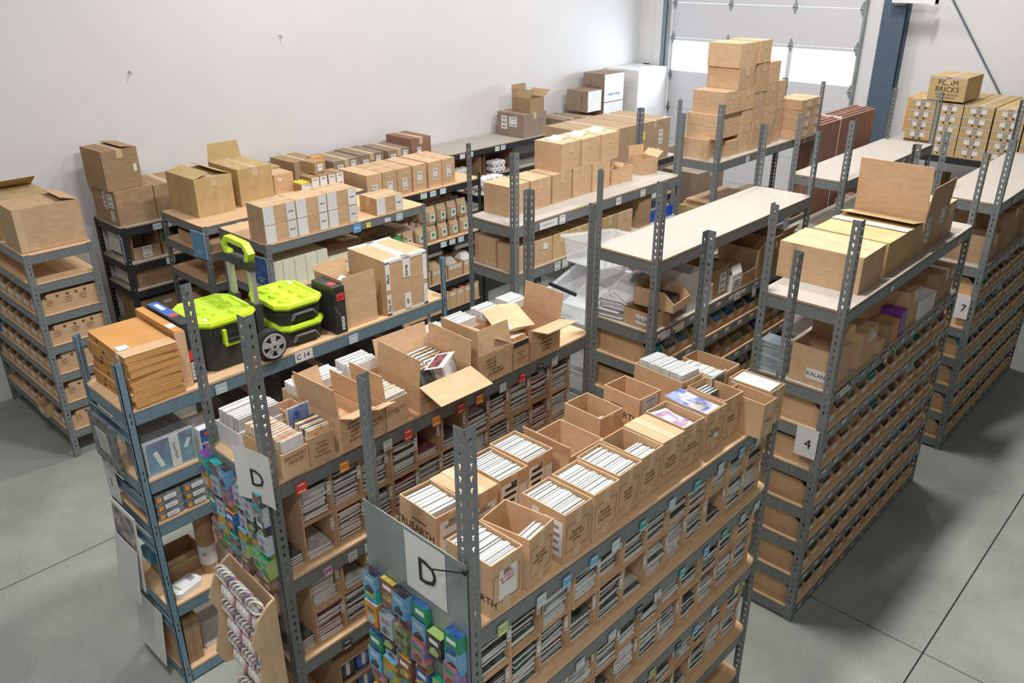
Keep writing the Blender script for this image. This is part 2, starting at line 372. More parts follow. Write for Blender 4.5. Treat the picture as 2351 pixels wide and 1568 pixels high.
for a, b in zip(zs, zs[1:]):
    if a == 1.9:
        pm.box(xs[0], xs[-1], gy+.03, gy+.07, a+.003, 1.955).box(xs[0], xs[-1], gy+.03, gy+.07, 2.365, b-.003)
        for x in xs: pm.box(max(xs[0], x-.028), min(xs[-1], x+.028), gy+.03, gy+.07, 1.955, 2.365)
        for x0, x1 in zip(xs, xs[1:]):
            link('window_pane', MB().box(x0+.03, x1-.03, gy+.048, gy+.053, 1.956, 2.364).mesh('window_pane', ['glass']), d)
    else:
        pm.box(xs[0], xs[-1], gy+.03, gy+.07, a+.003, b-.003)
link('door_panels', pm.mesh('door_panels', ['door_paint']), d)
for z in zs[1:-1]:
    for x in xs:
        hx = min(max(x, xs[0]+.03), xs[-1]-.03)
        h = MB().prism([(hx, z-.085), (hx+.028, z-.01), (hx+.028, z+.01), (hx, z+.085), (hx-.028, z+.01), (hx-.028, z-.01)], 'y', gy+.018, gy+.03).tube((hx-.03, gy+.016, z), (hx+.03, gy+.016, z), .009, 8)
        link('hinge', h.mesh('hinge', ['zinc']), d)
for x, s in ((-6.93, 1), (-4.14, -1)):
    link('door_track', MB().box(x-.004, x+.004, gy-.03, gy+.05, 0, 3.2).box(x, x+s*.035, gy-.03, gy-.026, 0, 3.2).mesh('door_track', ['zinc']), d)
link('weather_seal', MB().box(-7.0, -6.95, gy-.035, gy, 0, 3.2).mesh('weather_seal', ['steel_blue']), d)
struct('trim_1', MB().box(-7.14, -7.02, gy-.02, gy, 0, 3.2), ['wall_paint'])
t = thing('steel_column', 'blue-grey steel column standing against the white back wall', 'column', (-3.77, gy-.09, 0))
link('flange', MB().box(-.13, .13, -.09, -.078, 0, 6.8).box(-.13, .13, .078, .09, 0, 6.8).mesh('flange', ['column_blue']), t)
link('web', MB().box(-.006, .006, -.078, .078, 0, 6.8).mesh('web', ['column_blue']), t)
t = thing('bracket_arm', 'white sheet-metal arm fixed high on the steel column', 'bracket', (-3.55, gy-.25, 2.97))
link('arm', MB().box(-.22, .25, -.05, .05, -.02, .02).box(.2, .25, -.07, .07, -.03, .03).mesh('arm', ['white_plastic']), t)
link('mount', MB().box(-.22, -.1, .04, .07, -.05, .05).mesh('mount', ['zinc']), t)
tag(link('brace_rod', MB().tube((-3.36, gy-.03, 3.2), (-2.2, gy-.03, 1.6), .008, 8).mesh('brace_rod', ['column_blue'])), 'thin diagonal brace rod on the white back wall', 'rod')
t = thing('wall_control', 'small black control box high on the wall by the corner', 'switch', (-7.24, gy, 1.98))
link('housing', MB().box(-.035, .035, -.06, 0, -.045, .045).mesh('housing', ['black_print']), t); link('button', MB().tube((0, -.065, .01), (0, -.06, .01), .012).mesh('button', ['ink_red']), t)
for y, z in ((3.1, 2.55), (4.6, 2.75)):
    tag(link('wall_hook', MB().tube((-7.4, y, z), (-7.37, y, z), .006, 6).tube((-7.37, y, z), (-7.36, y, z-.02), .006, 6).mesh('wall_hook', ['zinc'])), f'small metal hook in the long white wall, {"nearer" if y < 4 else "farther"} of the two', 'hook')
# ------------------------------------------------------------------ racks
AF, AR, BF, BR, CF, CR = -1.2966, -1.7364, -2.3453, -2.7816, -3.4191, -3.8437
Y1, Y2, Y3 = (1.1997, 3.079), (3.6533, 5.5666), (6.1126, 8.0135)
ZP = 2.34
LV4 = [1.897, 1.463, 1.24, 1.004, .769, .545, .315, .094]
TILT = -.037
def S3(y): return 1.668+TILT*(y-1.25)
R3 = rack('shelving_rack', 'grey slotted-post rack with a zinc sheet on its near end, nearest the camera', AR, AF, *Y1, ZP, [S3(2.139), 1.225, .803, .38, .08], boards=['board_tan']*5, tilt=TILT)
R2 = rack('shelving_rack', 'grey slotted-post rack with a curled white sign, behind the one with zinc sheet', BR, BF, *Y1, ZP, [1.668, 1.22, .79, .38, .08], boards=['board_tan']*5)
RC = rack('shelving_rack', 'blue-grey tube-post rack carrying the lime tool boxes', -3.822, -3.366, 1.112, 3.011, 1.85, [1.612, 1.245, 1.005, .511, .085], m='steel_blue', top='board_tan', posts='tube', rails=True)
R4 = rack('shelving_rack', 'grey slotted-post rack with the white sheet reading four on its end', AR, AF, *Y2, ZP, LV4, boards=['board_cream', 'board_cream']+['board_tan']*6)
R7 = rack('shelving_rack', 'grey slotted-post rack with the white sheet reading seven on its end', AR, AF, *Y3, ZP, [1.915]+LV4[1:], boards=['board_cream', 'board_cream']+['board_tan']*6)
M1 = rack('shelving_rack', 'grey rack whose cream top carries eight sealed kraft boxes', CR, CF, *Y2, ZP, [1.87, 1.55, 1.1, .6, .1])
M2 = rack('shelving_rack', 'grey rack with an empty cream top board in the middle', BR, BF, *Y2, ZP, [1.895, 1.463, 1.24, 1.0, .77, .54, .31, .09], boards=['board_cream', 'board_cream']+['board_tan']*6)
N1 = rack('shelving_rack', 'grey rack carrying the tall pyramid of kraft boxes', CR, CF, *Y3, ZP, [1.868, 1.05, .55, .1])
N2 = rack('shelving_rack', 'far grey rack with an empty cream top, right of the box pyramid', BR, BF, *Y3, ZP, [1.89, 1.45, 1.0, .5, .1])
RA = rack('shelving_rack', 'waist-high grey rack end-on to the long wall at far left', -7.38, -6.02, 1.575, 2.04, 1.6, [1.597, 1.385, 1.147, .914, .69, .453, .223], top='board_tan', lip=.008)
RB = rack('shelving_rack', 'grey rack carrying two big battered kraft boxes', -6.5, -5.82, 2.76, 4.3, 1.578, [1.575, 1.36, 1.11, .7, .3], top='board_tan', lip=.008)
CC = rack('shelving_rack', 'grey rack carrying seven kraft boxes with large white labels', -5.72, -5.06, 2.84, 4.33, 1.585, [1.58, 1.21, .8, .4], top='board_tan', lip=.008)
W1 = rack('shelving_rack', 'black wall rack under the stacked boxes, near end of the long wall', -7.38, -6.85, 2.55, 4.36, 1.40, [1.4, 1.08, .84, .45, .1], m='steel_black', top='board_cream')
W2 = rack('shelving_rack', 'black wall rack under the grey-brown boxes, middle of the long wall', -7.38, -6.85, 4.4, 6.2, 1.40, [1.4, 1.08, .7, .3], m='steel_black', top='board_cream')
W3 = rack('shelving_rack', 'black wall rack with a bare stretch of top, toward the far corner', -7.38, -6.85, 6.24, 8.9, 1.42, [1.42, 1.08, .7, .3], m='steel_black', top='board_cream')
V1 = rack('shelving_rack', 'black rack holding burlap coffee bags below six kraft boxes', -6.5, -5.92, 4.4, 5.82, 1.45, [1.40, .86, .42, .1], m='steel_black', top='board_tan')
V2 = rack('shelving_rack', 'black rack under the big stretch-wrapped cartons', -5.95, -5.2, 6.75, 8.35, 1.36, [1.34, .9, .4], m='steel_black', top='board_cream')
V3 = rack('shelving_rack', 'black rack with white bead rolls beside the burlap bags', -6.5, -5.92, 5.86, 6.7, 1.2, [1.18, .8, .4], m='steel_black', top='board_cream')
G1 = rack('shelving_rack', 'black rack under the small strapped yellow-brown cartons at far right', -3.3, -1.2, 9.15, 10.2, 1.58, [1.58, 1.1, .5], m='steel_black', top='board_cream')
# beam labels
def pick(ms): return random.choice(ms)
def rowtags(r, x, cy, z, ys, kinds, w=.045, h=.045, dz=0, tl=0, y0=1.25):
    its = []
    for y in ys:
        k = pick(kinds)
        its.append((y+random.uniform(-.01, .01), w, h, k, 2, dz+(tl*(y-y0) if tl else 0)))
    shelf_tags(r, x, cy, z, its)
T3 = ['paper_blue', 'deck_sky blue', 'paper', 'deck_teal', 'deck_black', 'deck_lime', 'deck_pale blue', 'paper']
rowtags(R3, AF, 2.139, 1.668, [1.32, 1.5, 1.62, 1.77, 1.88, 2.06, 2.24, 2.42, 2.6, 2.75, 2.9], T3, dz=-.02, tl=TILT)
rowtags(R3, AF, 2.139, 1.225, [1.35, 1.55, 1.72, 1.9, 2.07, 2.2, 2.37, 2.55, 2.7, 2.85, 2.98], T3, dz=-.02)
rowtags(R3, AF, 2.139, .803, [1.55, 1.7, 1.85, 2.05, 2.2, 2.4, 2.55, 2.7, 2.9], T3, dz=-.02)
T2 = ['red_sticker', 'orange_sticker', 'paper', 'deck_pink', 'paper_blue', 'paper', 'deck_black', 'red_sticker']
rowtags(R2, BF, 2.139, 1.668, [1.33, 1.52, 1.66, 1.74, 1.86, 2.0, 2.15, 2.28, 2.42, 2.56, 2.68, 2.8], T2, dz=-.02)
rowtags(R2, BF, 2.139, 1.22, [1.4, 1.52, 1.6, 1.72], ['paper_grey', 'pale_green', 'orange_sticker', 'deck_pink'], dz=-.01)
rowtags(R2, BF, 2.139, .79, [1.45, 1.7], ['paper_grey', 'deck_black'], dz=-.01)
for L in LV4[1:]:
    rowtags(R4, AF, 4.61, L, [3.75+.145*k for k in range(13)], ['paper', 'paper_grey'], .05, .022, dz=.012)
    rowtags(R7, AF, 7.06, L, [6.2+.145*k for k in range(13)], ['paper', 'paper_grey'], .05, .022, dz=.012)
rowtags(R4, AF, 4.61, 1.897, [4.24, 5.3], ['paper'], .045, .035); rowtags(R7, AF, 7.06, 1.915, [6.45], ['paper'], .045, .035)
shelf_tags(R4, AF, 4.61, 1.463, [(3.84, .13, .045, 'paper', 1), (4.38, .04, .06, 'paper', 1, -.01), (4.51, .04, .055, 'deck_emerald', 1, -.01)])
plate(R4, 'shelf_label', '+x', 0, 0, 4.385-4.61, 1.41, .02, .03, 'red_sticker', off=0).location.x = AF-R4.location.x+.003
for L in (1.463, 1.24, 1.0, .77): rowtags(M2, BF, 4.61, L, [3.74+.16*k for k in range(12)], ['paper', 'paper_grey'], .05, .024, dz=.012)
shelf_tags(M2, BF, 4.61, 1.463, [(3.79, .09, .05, 'paper', 2), (3.94, .09, .05, 'paper', 2), (4.62, .08, .05, 'paper', 1), (4.85, .05, .08, 'pale_green', 2, -.03), (5.02, .05, .08, 'pale_green', 2, -.02)])
shelf_tags(M2, BF, 4.61, 1.895, [(4.95, .05, .05, 'paper', 2)])
shelf_tags(M1, CF, 4.61, 1.87, [(3.98, .18, .05, 'paper', 1), (4.12, .06, .06, 'paper', 2), (4.75, .06, .055, 'paper', 1), (5.05, .06, .055, 'paper', 2)])
shelf_tags(M1, CF, 4.61, 1.55, [(4.08, .06, .06, 'paper', 2), (4.16, .06, .06, 'paper', 2)])
shelf_tags(N1, CF, 7.06, 1.868, [(6.62, .06, .055, 'paper', 2), (7.62, .07, .05, 'paper', 2), (7.72, .07, .05, 'paper', 1)])
shelf_tags(N2, BF, 7.06, 1.89, [(7.1, .06, .05, 'paper', 2), (7.3, .06, .05, 'paper', 2)])
plate(RC, 'shelf_label', '+x', 0, 0, 2.02-2.0615, 1.575, .105, .055, 'paper', off=0).location.x = -3.366+3.594+.001
o = text(RC, 'lettering', 'C 14', .04, '+x', 0, 0, 2.015-2.0615, 1.575, 'ink'); o.location.x = -3.366+3.594+.003
shelf_tags(RC, -3.366, 2.0615, 1.61, [(2.33, .06, .05, 'paper_blue', 1), (1.56, .06, .05, 'paper_blue', 1)])
shelf_tags(RC, -3.366, 2.0615, 1.245, [(1.43, .08, .045, 'paper', 1)])
for z in (1.575, 1.36): shelf_tags(RB, -5.82, 3.53, z, [(3.07, .05, .022, 'paper', 0, .012), (3.2, .05, .04, 'paper_blue', 1)])
shelf_tags(CC, -5.06, 3.585, 1.58, [(3.63, .075, .07, 'deck_sky blue', 1), (3.74, .045, .04, 'yellow', 0), (3.93, .06, .03, 'paper', 1), (4.05, .07, .06, 'deck_pale blue', 1)])
shelf_tags(CC, -5.06, 3.585, 1.21, [(3.1, .06, .04, 'paper', 1), (3.24, .08, .07, 'pale_green', 2), (3.75, .06, .05, 'deck_sky blue', 1), (3.88, .04, .05, 'yellow', 0)])
for r, x, cy, z, ys in ((W1, -6.85, 3.455, 1.4, (2.86, 2.95, 3.04)), (W1, -6.85, 3.455, 1.08, (2.92,)), (W3, -6.85, 7.57, 1.42, (6.45, 6.58, 7.02, 7.12)), (V1, -5.92, 5.11, 1.4, (5.05, 5.17, 5.3)), (V1, -5.92, 5.11, .86, (5.28, 5.4, 5.52))):
    shelf_tags(r, x, cy, z, [(y, .08, .055, pick(['paper', 'paper_blue', 'deck_pale blue']), 2) for y in ys])
# ------------------------------------------------------------------ zinc sheet, signs and card decks on the rack ends
t = tag(link('metal_sheet', MB().box(AR-.005, AF+.004, 1.186, 1.1885, 1.02, 1.925).mesh('metal_sheet', ['zinc'])), 'zinc sheet hung on the end of the nearest rack above coloured card decks', 'metal sheet')
t = tag(link('metal_sheet', MB().box(BR-.005, BF+.002, 1.186, 1.1885, .98, 1.69).mesh('metal_sheet', ['acrylic'])), 'clear sheet behind the card decks on the bracelet-display rack', 'plastic sheet')
def sign(name, label, loc, w, h, body, size, m='paper', rz=0, curl=0):
    t = thing(name, label, 'sign', loc, rz)
    b = MB(); n = 8; vs = []; fs = []
    for i in range(n+1):
        u = -w/2+w*i/n; s = i/n
        vs += [(u, -curl*(1-s)**2, 0), (u, -curl*(1-s)**2*.9, h)]
    for i in range(n): fs.append((2*i, 2*i+2, 2*i+3, 2*i+1))
    off = [(x, y+.0012, z) for x, y, z in vs]
    b.add(vs, fs); b.add(off, [f[::-1] for f in fs])
    link('sheet', b.mesh('sheet', [m]), t)
    text(t, 'lettering', body, size, '-y', 0, 0, 0.01, h*.46, 'ink', off=.0028)['curl'] = (curl, w)
    return t
sign('paper_sign', 'white D sheet taped flat on the zinc sheet, cable tie at its corner', (-1.462, 1.184, 1.71), .175, .205, 'D', .12)
sign('paper_sign', 'white D sheet curling away from the corner post above the bracelet display', (-2.36, 1.17, 1.62), .18, .22, 'D', .1, rz=math.radians(4), curl=.03)
t = thing('cable_tie', 'black cable tie binding the zinc sheet to the nearest post', 'cable tie', (AF, 1.19, 1.9))
link('strap', MB().tube((0, -.006, 0), (-.11, -.03, -.035), .0025, 6).mesh('strap', ['ink']), t); link('head', MB().box(-.008, .006, -.008, .004, -.006, .006).mesh('head', ['ink']), t)
sign('number_sign', 'white sheet reading four on the end of a grey rack', (-1.375, 3.645, 1.075), .115, .17, '4', .075)
sign('number_sign', 'white sheet reading seven on the end of a far grey rack', (-1.375, 6.105, 1.075), .09, .17, '7', .075)
def deck_grid(where, x0, dx, nx, z0, dz, nz, y, order, off):
    names = list(DECKS)
    for c in range(nx):
        for r in range(nz):
            k = order[(c*7+r*3+off[c % len(off)]) % len(order)] if isinstance(order, list) else names[(c*5+r*4) % 15]
            zz = z0-r*dz+random.uniform(-.008, .008)
            dp = random.choice((.018, .024, .03, .036))
            if random.random() < .06: continue
            def mk():
                w, hh = .06, .085
                b = MB().box(-w/2, w/2, -dp, 0, 0, hh, 0).box(-w/2-.0005, w/2+.0005, -dp*.97, -dp*.03, hh, hh+.0006, 1)
                b.box(-w*.32, w*.32, -dp-.0006, -dp, hh*.62, hh*.8, 2)
                b.prism([(-w*.4, hh*.1), (w*.2, hh*.1), (w*.35, hh*.3), (0, hh*.48), (-w*.3, hh*.35)], 'y', -dp-.0006, -dp, 1)
                return b.mesh('card_deck', ['deck_'+k, 'deck_'+names[(names.index(k)+4) % 15], 'ink_white' if k in ('black', 'navy', 'purple', 'emerald', 'rust') else 'deck_'+names[(names.index(k)+9) % 15]])
            me = cached(('deck', k, dp), mk)
            o = link('card_deck', me, None, (x0+c*dx+random.uniform(-.003, .003), y-.001, zz), (0, 0, random.uniform(-.03, .03)))
            tag(o, f'{k} card deck, {ORD[c+1]} column from the left, {ORD[r+1]} row, on the {where}', 'card deck', f'card decks on the {where}')
ordr = ['sky blue', 'pink', 'black', 'teal', 'moss green', 'pale blue', 'orange', 'navy', 'yellow', 'purple', 'rust', 'lime', 'emerald', 'grey', 'brown', 'sky blue', 'pale blue']
deck_grid('zinc sheet', AR+.032, .0745, 6, 1.6, .062, 10, 1.185, ordr, [0, 3, 1, 8, 5, 11])
deck_grid('clear sheet', BR+.032, .0745, 6, 1.565, .06, 7, 1.185, ordr, [3, 6, 1, 9, 2, 12])
# ------------------------------------------------------------------ boxes of cards on the zinc-sheet rack
BX = (.182, .136, .187)
W3d = 'zinc-sheet rack'
def r3box(label, cx, cy, rz, n=16, hw=None, lx=BX[0], ly=BX[1], h=BX[2], closed=False, kinds=('paper',), top=.9, fill=(-.45, .45), tape=True, dz=0, what='white greeting card', where=None, frame=True):
    z = S3(cy)+dz+.001
    if closed:
        t = cbox(label, cx, cy, z, lx, ly, h, rz, 'kraft_print', 'x', rx=TILT)
    else:
        t = obox(label, cx, cy, z, lx, ly, h, rz, 'kraft_print', rx=TILT)
        if tape:
            plate(t, 'tape', '+x', lx, ly, 0, h-.03, .03, .05, 'tape_tan'); plate(t, 'tape', '+x', lx, ly, 0, .025, .03, .045, 'tape_tan')
        if n:
            cards(where, cx, cy, z, n, lx*fill[0], lx*fill[1], ly*.86, h*top, rz, TILT, kinds, what)
    if frame:
        b = MB(); w, hh = ly*.42, h*.27
        for q in ((-w, w, -hh, -hh+.0015), (-w, w, hh-.0015, hh), (-w, -w+.0015, -hh, hh), (w-.0015, w, -hh, hh)): b.box(q[0], q[1], q[2], q[3], 0, .0002)
        loc, r = face_frame('+x', lx, ly, 0, h*.47, .0004)
        link('printed_frame', cached(('frm', round(ly, 3), round(h, 3)), lambda: b.mesh('printed_frame', ['ink_brown'])), t, loc, r)
    if hw: text(t, 'handwriting', hw, .0165, '+x', lx, ly, -.005, h*.47, 'ink_brown', off=.0008, sp=1.0, shear=.15)
    return t
b = r3box('open kraft card box with red handwriting on white paper, beside nearest post', -1.392, 1.348, 1, 18, where='box with red handwriting')
plate(b, 'note', '+x', BX[0], BX[1], .005, .095, .075, .105, 'paper'); text(b, 'handwriting', 'BLANK\nBUTTERFLY\nBLUEBIRD', .0125, '+x', BX[0], BX[1], .003, .118, 'ink_red', off=.0022, shear=.1, sp=1.05)
text(b, 'lettering', 'TRUEARTH', .035, '-y', BX[0], BX[1], .03, .06, 'ink')
b = r3box('nearly empty open kraft card box standing askew, second from the nearest post', -1.402, 1.5, 9, 5, 'BLANK\nNARWHAL\nCAT', fill=(.18, .46), where='askew nearly empty box', top=.8)
b = r3box('open kraft card box with a white side label, third from the nearest post', -1.398, 1.683, .8, 16, 'BLANK\nDARK SKY\nDOG', where='third front-row box')
plate(b, 'shipping_label', '-y', BX[0], BX[1], .045, .09, .075, .13, 'paper', 4); plate(b, 'shipping_label', '-y', BX[0], BX[1], -.03, .14, .03, .05, 'paper', 1)
r3box('open kraft card box fourth from the nearest post, front row', -1.402, 1.835, .4, 16, 'BLANK\nDOLPHIN\nDRAGON', where='fourth front-row box')
r3box('open kraft card box fifth from the nearest post, front row', -1.415, 1.983, 1.5, 15, 'BLANK\nGIANT\nCRAB', where='fifth front-row box')
r3box('half-full open kraft card box sixth from the nearest post, front row', -1.425, 2.13, 0, 9, 'BLANK\nGLACIER\nGALAXY', fill=(-.1, .45), where='sixth front-row box', top=.82)
r3box('closed kraft card box in the front row, pale tape across its top', -1.43, 2.277, -2, 0, 'BLANK\nMILKYWAY\nGALAXY', closed=True)
b = r3box('open kraft card box with pink and turquoise prints lying on top', -1.435, 2.428, -3, 0, 'BLANK\nDRAGONFLY')
R9 = r3box('open kraft card box with a blue landscape print lying on top', -1.431, 2.586, -2, 0, 'BLANK\nNIGHT SKY')
plate(R9, 'torn_sticker', '+x', BX[0], BX[1], .01, .07, .03, .02, 'paper')
r3box('half-empty open kraft card box right of the blue landscape print', -1.44, 2.735, -3, 8, 'BLANK\nROBIN', fill=(-.45, -.1), where='box right of blue print', kinds=('paper', 'cover_green'), what='green and white card', top=.8)
b = r3box('open kraft box jutting over the shelf edge holding one white envelope', -1.335, 2.85, -2, 0, 'LOON', h=.16, ly=.098, frame=False)
r3box('open kraft box with magazines at the far post, front row', -1.37, 2.965, 0, 0, 'LYNX', h=.17, ly=.12, lx=.2, frame=False)
t = obox('wide shallow open kraft box at the far end of the zinc-sheet rack', -1.595, 2.963, S3(2.963)+.001, .215, .12, .19, 0, 'kraft', TILT)
# back row
b = r3box('open kraft box with a printed name and green card, behind the zinc sheet', -1.668, 1.393, -2, 8, None, fill=(-.45, .3), where='printed-name box behind the zinc sheet', ly=.13, frame=False)
text(b, 'lettering', 'TRUEARTH', .038, '-y', BX[0], .13, -.01, .1, 'ink'); plate(b, 'shipping_label', '+x', BX[0], .13, .0, .1, .1, .12, 'paper', 3)
plate(b, 'rule', '-y', BX[0], .13, .01, .135, .07, .002, 'ink')
b = r3box('closed kraft box with pale tape, behind the nearest post', -1.67, 1.53, .5, 0, closed=True, frame=False); plate(b, 'shipping_label', '+x', BX[0], BX[1], .0, .08, .11, .11, 'paper', 4)
b = r3box('open kraft card box with barcode label, third in the back row', -1.675, 1.681, 0, 15, where='third back-row box', frame=False); plate(b, 'barcode_label', '+x', BX[0], BX[1], -.02, .1, .08, .12, 'paper', 4, lm='ink'); plate(b, 'shipping_label', '+x', BX[0], BX[1], .045, .07, .04, .12, 'paper', 0)
b = r3box('open kraft card box with barcode label, fourth in the back row', -1.69, 1.83, 1, 15, where='fourth back-row box', frame=False); plate(b, 'barcode_label', '+x', BX[0], BX[1], -.02, .1, .08, .12, 'paper', 4, lm='ink'); plate(b, 'shipping_label', '+x', BX[0], BX[1], .045, .07, .04, .12, 'paper', 0)
b = obox('wide low open kraft box with a blue print inside, middle of the back row', -1.655, 2.03, S3(2.03)+.004, .21, .2, .15, 0, 'kraft', TILT); flap(b, '-y', .225, .2, .15, .05, 12, 'kraft')
tag(link('print_card', MB().box(-.07, .07, -.05, .05, 0, .004, 0).box(-.06, .06, -.04, .04, .004, .0045, 1).mesh('print_card', ['paper', 'cover_blue'])), 'white-edged blue print lying in the wide low box', 'print', None).location = (-1.62, 2.0, S3(2)+.05)
bpy.data.objects['print_card'].rotation_euler = (-.2, 0, 0)
r3box('open kraft box with a few white cards, upper left of the closed box', -1.70, 2.26, -2, 7, None, fill=(.05, .42), where='box upper left of the closed box', top=.62, frame=False)
b = r3box('empty open kraft box with a printed name, tallest in the back row', -1.66, 2.46, -2.5, 0, None, h=.21, frame=False)
text(b, 'lettering', 'TRUEARTH', .04, '-y', BX[0], BX[1], -.01, .115, 'ink'); plate(b, 'rule', '-y', BX[0], BX[1], -.02, .15, .06, .002, 'ink'); plate(b, 'rule', '-y', BX[0], BX[1], .01, .075, .06, .002, 'ink'); plate(b, 'shipping_label', '+x', BX[0], BX[1], .0, .17, .1, .06, 'paper', 2)
r3box('tall plain kraft box crammed with white cards, far end of the back row', -1.66, 2.72, -4, 34, None, lx=.25, ly=.14, h=.21, where='tall crammed box of the back row', top=1.08, frame=False)
r3box('kraft box of fanned white cards with a green one, behind the magazines', -1.585, 2.85, 0, 16, None, lx=.2, ly=.088, h=.17, where='fanned box behind the magazines', top=1.12, frame=False)
# loose prints, magazines, envelopes
def leafs(name, lab, cat, cx, cy, z, w, d, n, th, mt, rz=0, rx=0, ry=0, group=None, jit=.006, edge='paper'):
    me = cached(('leaf', name, w, d, th, mt), lambda: MB().box(-w/2, w/2, -d/2, d/2, 0, th*.8, 0).box(-w/2, w/2, -d/2, d/2, th*.8, th, 1).mesh(name, [edge, mt]))
    r = []
    for i in range(n):
        o = link(name, me, None, (cx+random.uniform(-jit, jit), cy+random.uniform(-jit, jit), z+i*(th+.0006)), (rx, ry, math.radians(rz+random.uniform(-4, 4)*(n > 1))))
        tag(o, lab, cat, group); r.append(o)
    return r
z9 = S3(2.59)+.14
leafs('print', 'white-edged print piled under the blue landscape print', 'print', -1.432, 2.587, z9, .158, .108, 5, .007, 'paper', -2, TILT, 0, 'prints under the blue landscape print')
o = leafs('print', 'blue landscape print with white lettering lying on a full box', 'print', -1.46, 2.585, z9+.042, .17, .115, 1, .004, 'cover_blue', -4, TILT-.05, .08)[0]
b = MB().box(-.05, .0, .02, .05, .0042, .0046).box(-.06, -.01, -.005, .015, .0042, .0046).box(-.03, .03, -.03, -.012, .0042, .0046); link('lettering', b.mesh('lettering', ['ink_white']), o)
link('landscape_picture', MB().box(.02, .07, -.045, .03, .0041, .0045).mesh('landscape_picture', ['night_art']), o)
z8 = S3(2.43)+.135
leafs('print', 'white print sticking out of the box with pink prints', 'print', -1.435, 2.428, z8, .155, .105, 6, .004, 'paper', -3, TILT, 0, 'white prints in the box with pink prints')
o = leafs('print', 'print with a pink frame and turquoise centre on a full box', 'print', -1.46, 2.42, z8+.03, .12, .11, 1, .003, 'paper', -8, TILT-.1, .12)[0]
link('picture', MB().box(-.045, .045, -.045, .045, .0031, .0034, 0).box(-.02, .025, -.02, .025, .0034, .0036, 1).mesh('picture', ['deck_pink', 'deck_pale blue']), o)
leafs('print', 'pink print half hidden below the turquoise one', 'print', -1.385, 2.425, z8+.024, .07, .1, 1, .003, 'deck_pink', -5, TILT-.05, .15)
tag(link('envelope', MB().box(-.055, .055, -.002, .002, 0, .12).mesh('envelope', ['paper'])), 'white envelope leaning in the box that juts over the shelf edge', 'envelope').location = (-1.345, 2.855, S3(2.86)+.006)
bpy.data.objects['envelope'].rotation_euler = (-.12, 0, 0)
leafs('magazine', 'white magazine piled in the box at the far post', 'magazine', -1.37, 2.965, S3(2.965)+.105, .17, .1, 7, .009, 'paper', 0, TILT, 0, 'magazines at the far post', .004)
tag(link('greeting_card', MB().box(-.002, .002, -.06, .06, 0, .13, 0).box(.002, .0024, -.05, .05, .01, .12, 1).mesh('greeting_card', ['paper', 'cover_green'])), 'green card with white flowers standing at the front of the fanned box', 'card').location = (-1.487, 2.85, S3(2.87)+.075)
# ------------------------------------------------------------------ boxes on the bracelet-display rack
Z2 = 1.669; FX = -2.336
def hw(t, body, size, lx, ly, u, v, m='ink_brown', sp=1.05):
    return text(t, 'handwriting', body, size, '+x', lx, ly, u, v, m, off=.0008, sp=sp, shear=.2, rot=.03)
t = obox('low kraft box of orange birthday cards beside the curled D sign', -2.465, 1.313, Z2, .25, .112, .108, 3, 'kraft_print')
hw(t, 'BIRTHDAY\nMOOSE', .02, .25, .112, 0, .075); cards('box beside the curled D sign', -2.465, 1.313, Z2, 24, -.115, .115, .095, .145, 3, 0, ('cover_orange', 'paper'), 'orange and white birthday card')
t = obox('short kraft box of ocean and kitten cards behind the D-sign post', -2.445, 1.44, Z2, .2, .112, .12, -2, 'kraft_print')
hw(t, 'Ocean\nbirthday\nKitten\nFriendship', .017, .2, .112, 0, .06); cards('short box behind the D-sign post', -2.445, 1.44, Z2, 9, -.02, .09, .095, .14, -2, 0, ('cover_dark', 'paper', 'cover_orange'), 'dark-topped or orange card')
tag(link('greeting_card', MB().box(-.002, .002, -.05, .05, 0, .14, 0).box(.002, .0024, -.045, .045, .07, .135, 1).mesh('greeting_card', ['paper', 'cover_blue'])), 'blue kitten card standing taller at the back of the short box', 'card').location = (-2.49, 1.44, Z2+.05)
t = obox('tall kraft box with one flap up and one flap out, handwritten list', -2.46, 1.573, Z2, .25, .128, .155, 3, 'kraft', flaps=(('-y', .13, 6), ('+x', .09, 70), ('-x', .1, 20)))
hw(t, 'Other\nBirthday\n-moon\n-earth\n-ladybug', .018, .25, .128, 0, .08)
leafs('birthday_card', 'orange and red card lying deep in the flapped box', 'card', -2.43, 1.573, Z2+.1, .07, .07, 3, .004, 'cover_orange', 10, .1, .1, 'cards lying deep in the flapped box')
t = obox('narrow kraft box with crossed-out handwriting under an open flap', -2.44, 1.688, Z2, .21, .09, .135, 2, 'kraft', flaps=(('+x', .08, 66), ('-y', .12, 4)))
hw(t, 'MOOSE\nBEAR 17', .017, .21, .09, 0, .07)
t = obox('kraft box of orange and white cards with a cow note', -2.44, 1.795, Z2, .21, .115, .135, 1, 'kraft', flaps=(('-y', .12, 5),))
hw(t, 'Cow BD Cards\n(15)', .014, .21, .115, 0, .08); cards('box with a cow note', -2.44, 1.795, Z2, 14, -.06, .095, .1, .14, 1, 0, ('cover_orange', 'paper', 'paper'), 'orange and white card')
t = obox('large open kraft box heaped with booklets, front flap hanging out', -2.485, 2.075, Z2, .29, .29, .125, -2, 'kraft', flaps=(('-y', .12, -6), ('+x', .145, 104), ('-x', .12, 12), ('+y', .12, 4)))
hw(t, '-Comet\n-Cocoa', .022, .29, .29, -.11, .06)
lab = 'thin white-edged booklet heaped in the large flapped box'
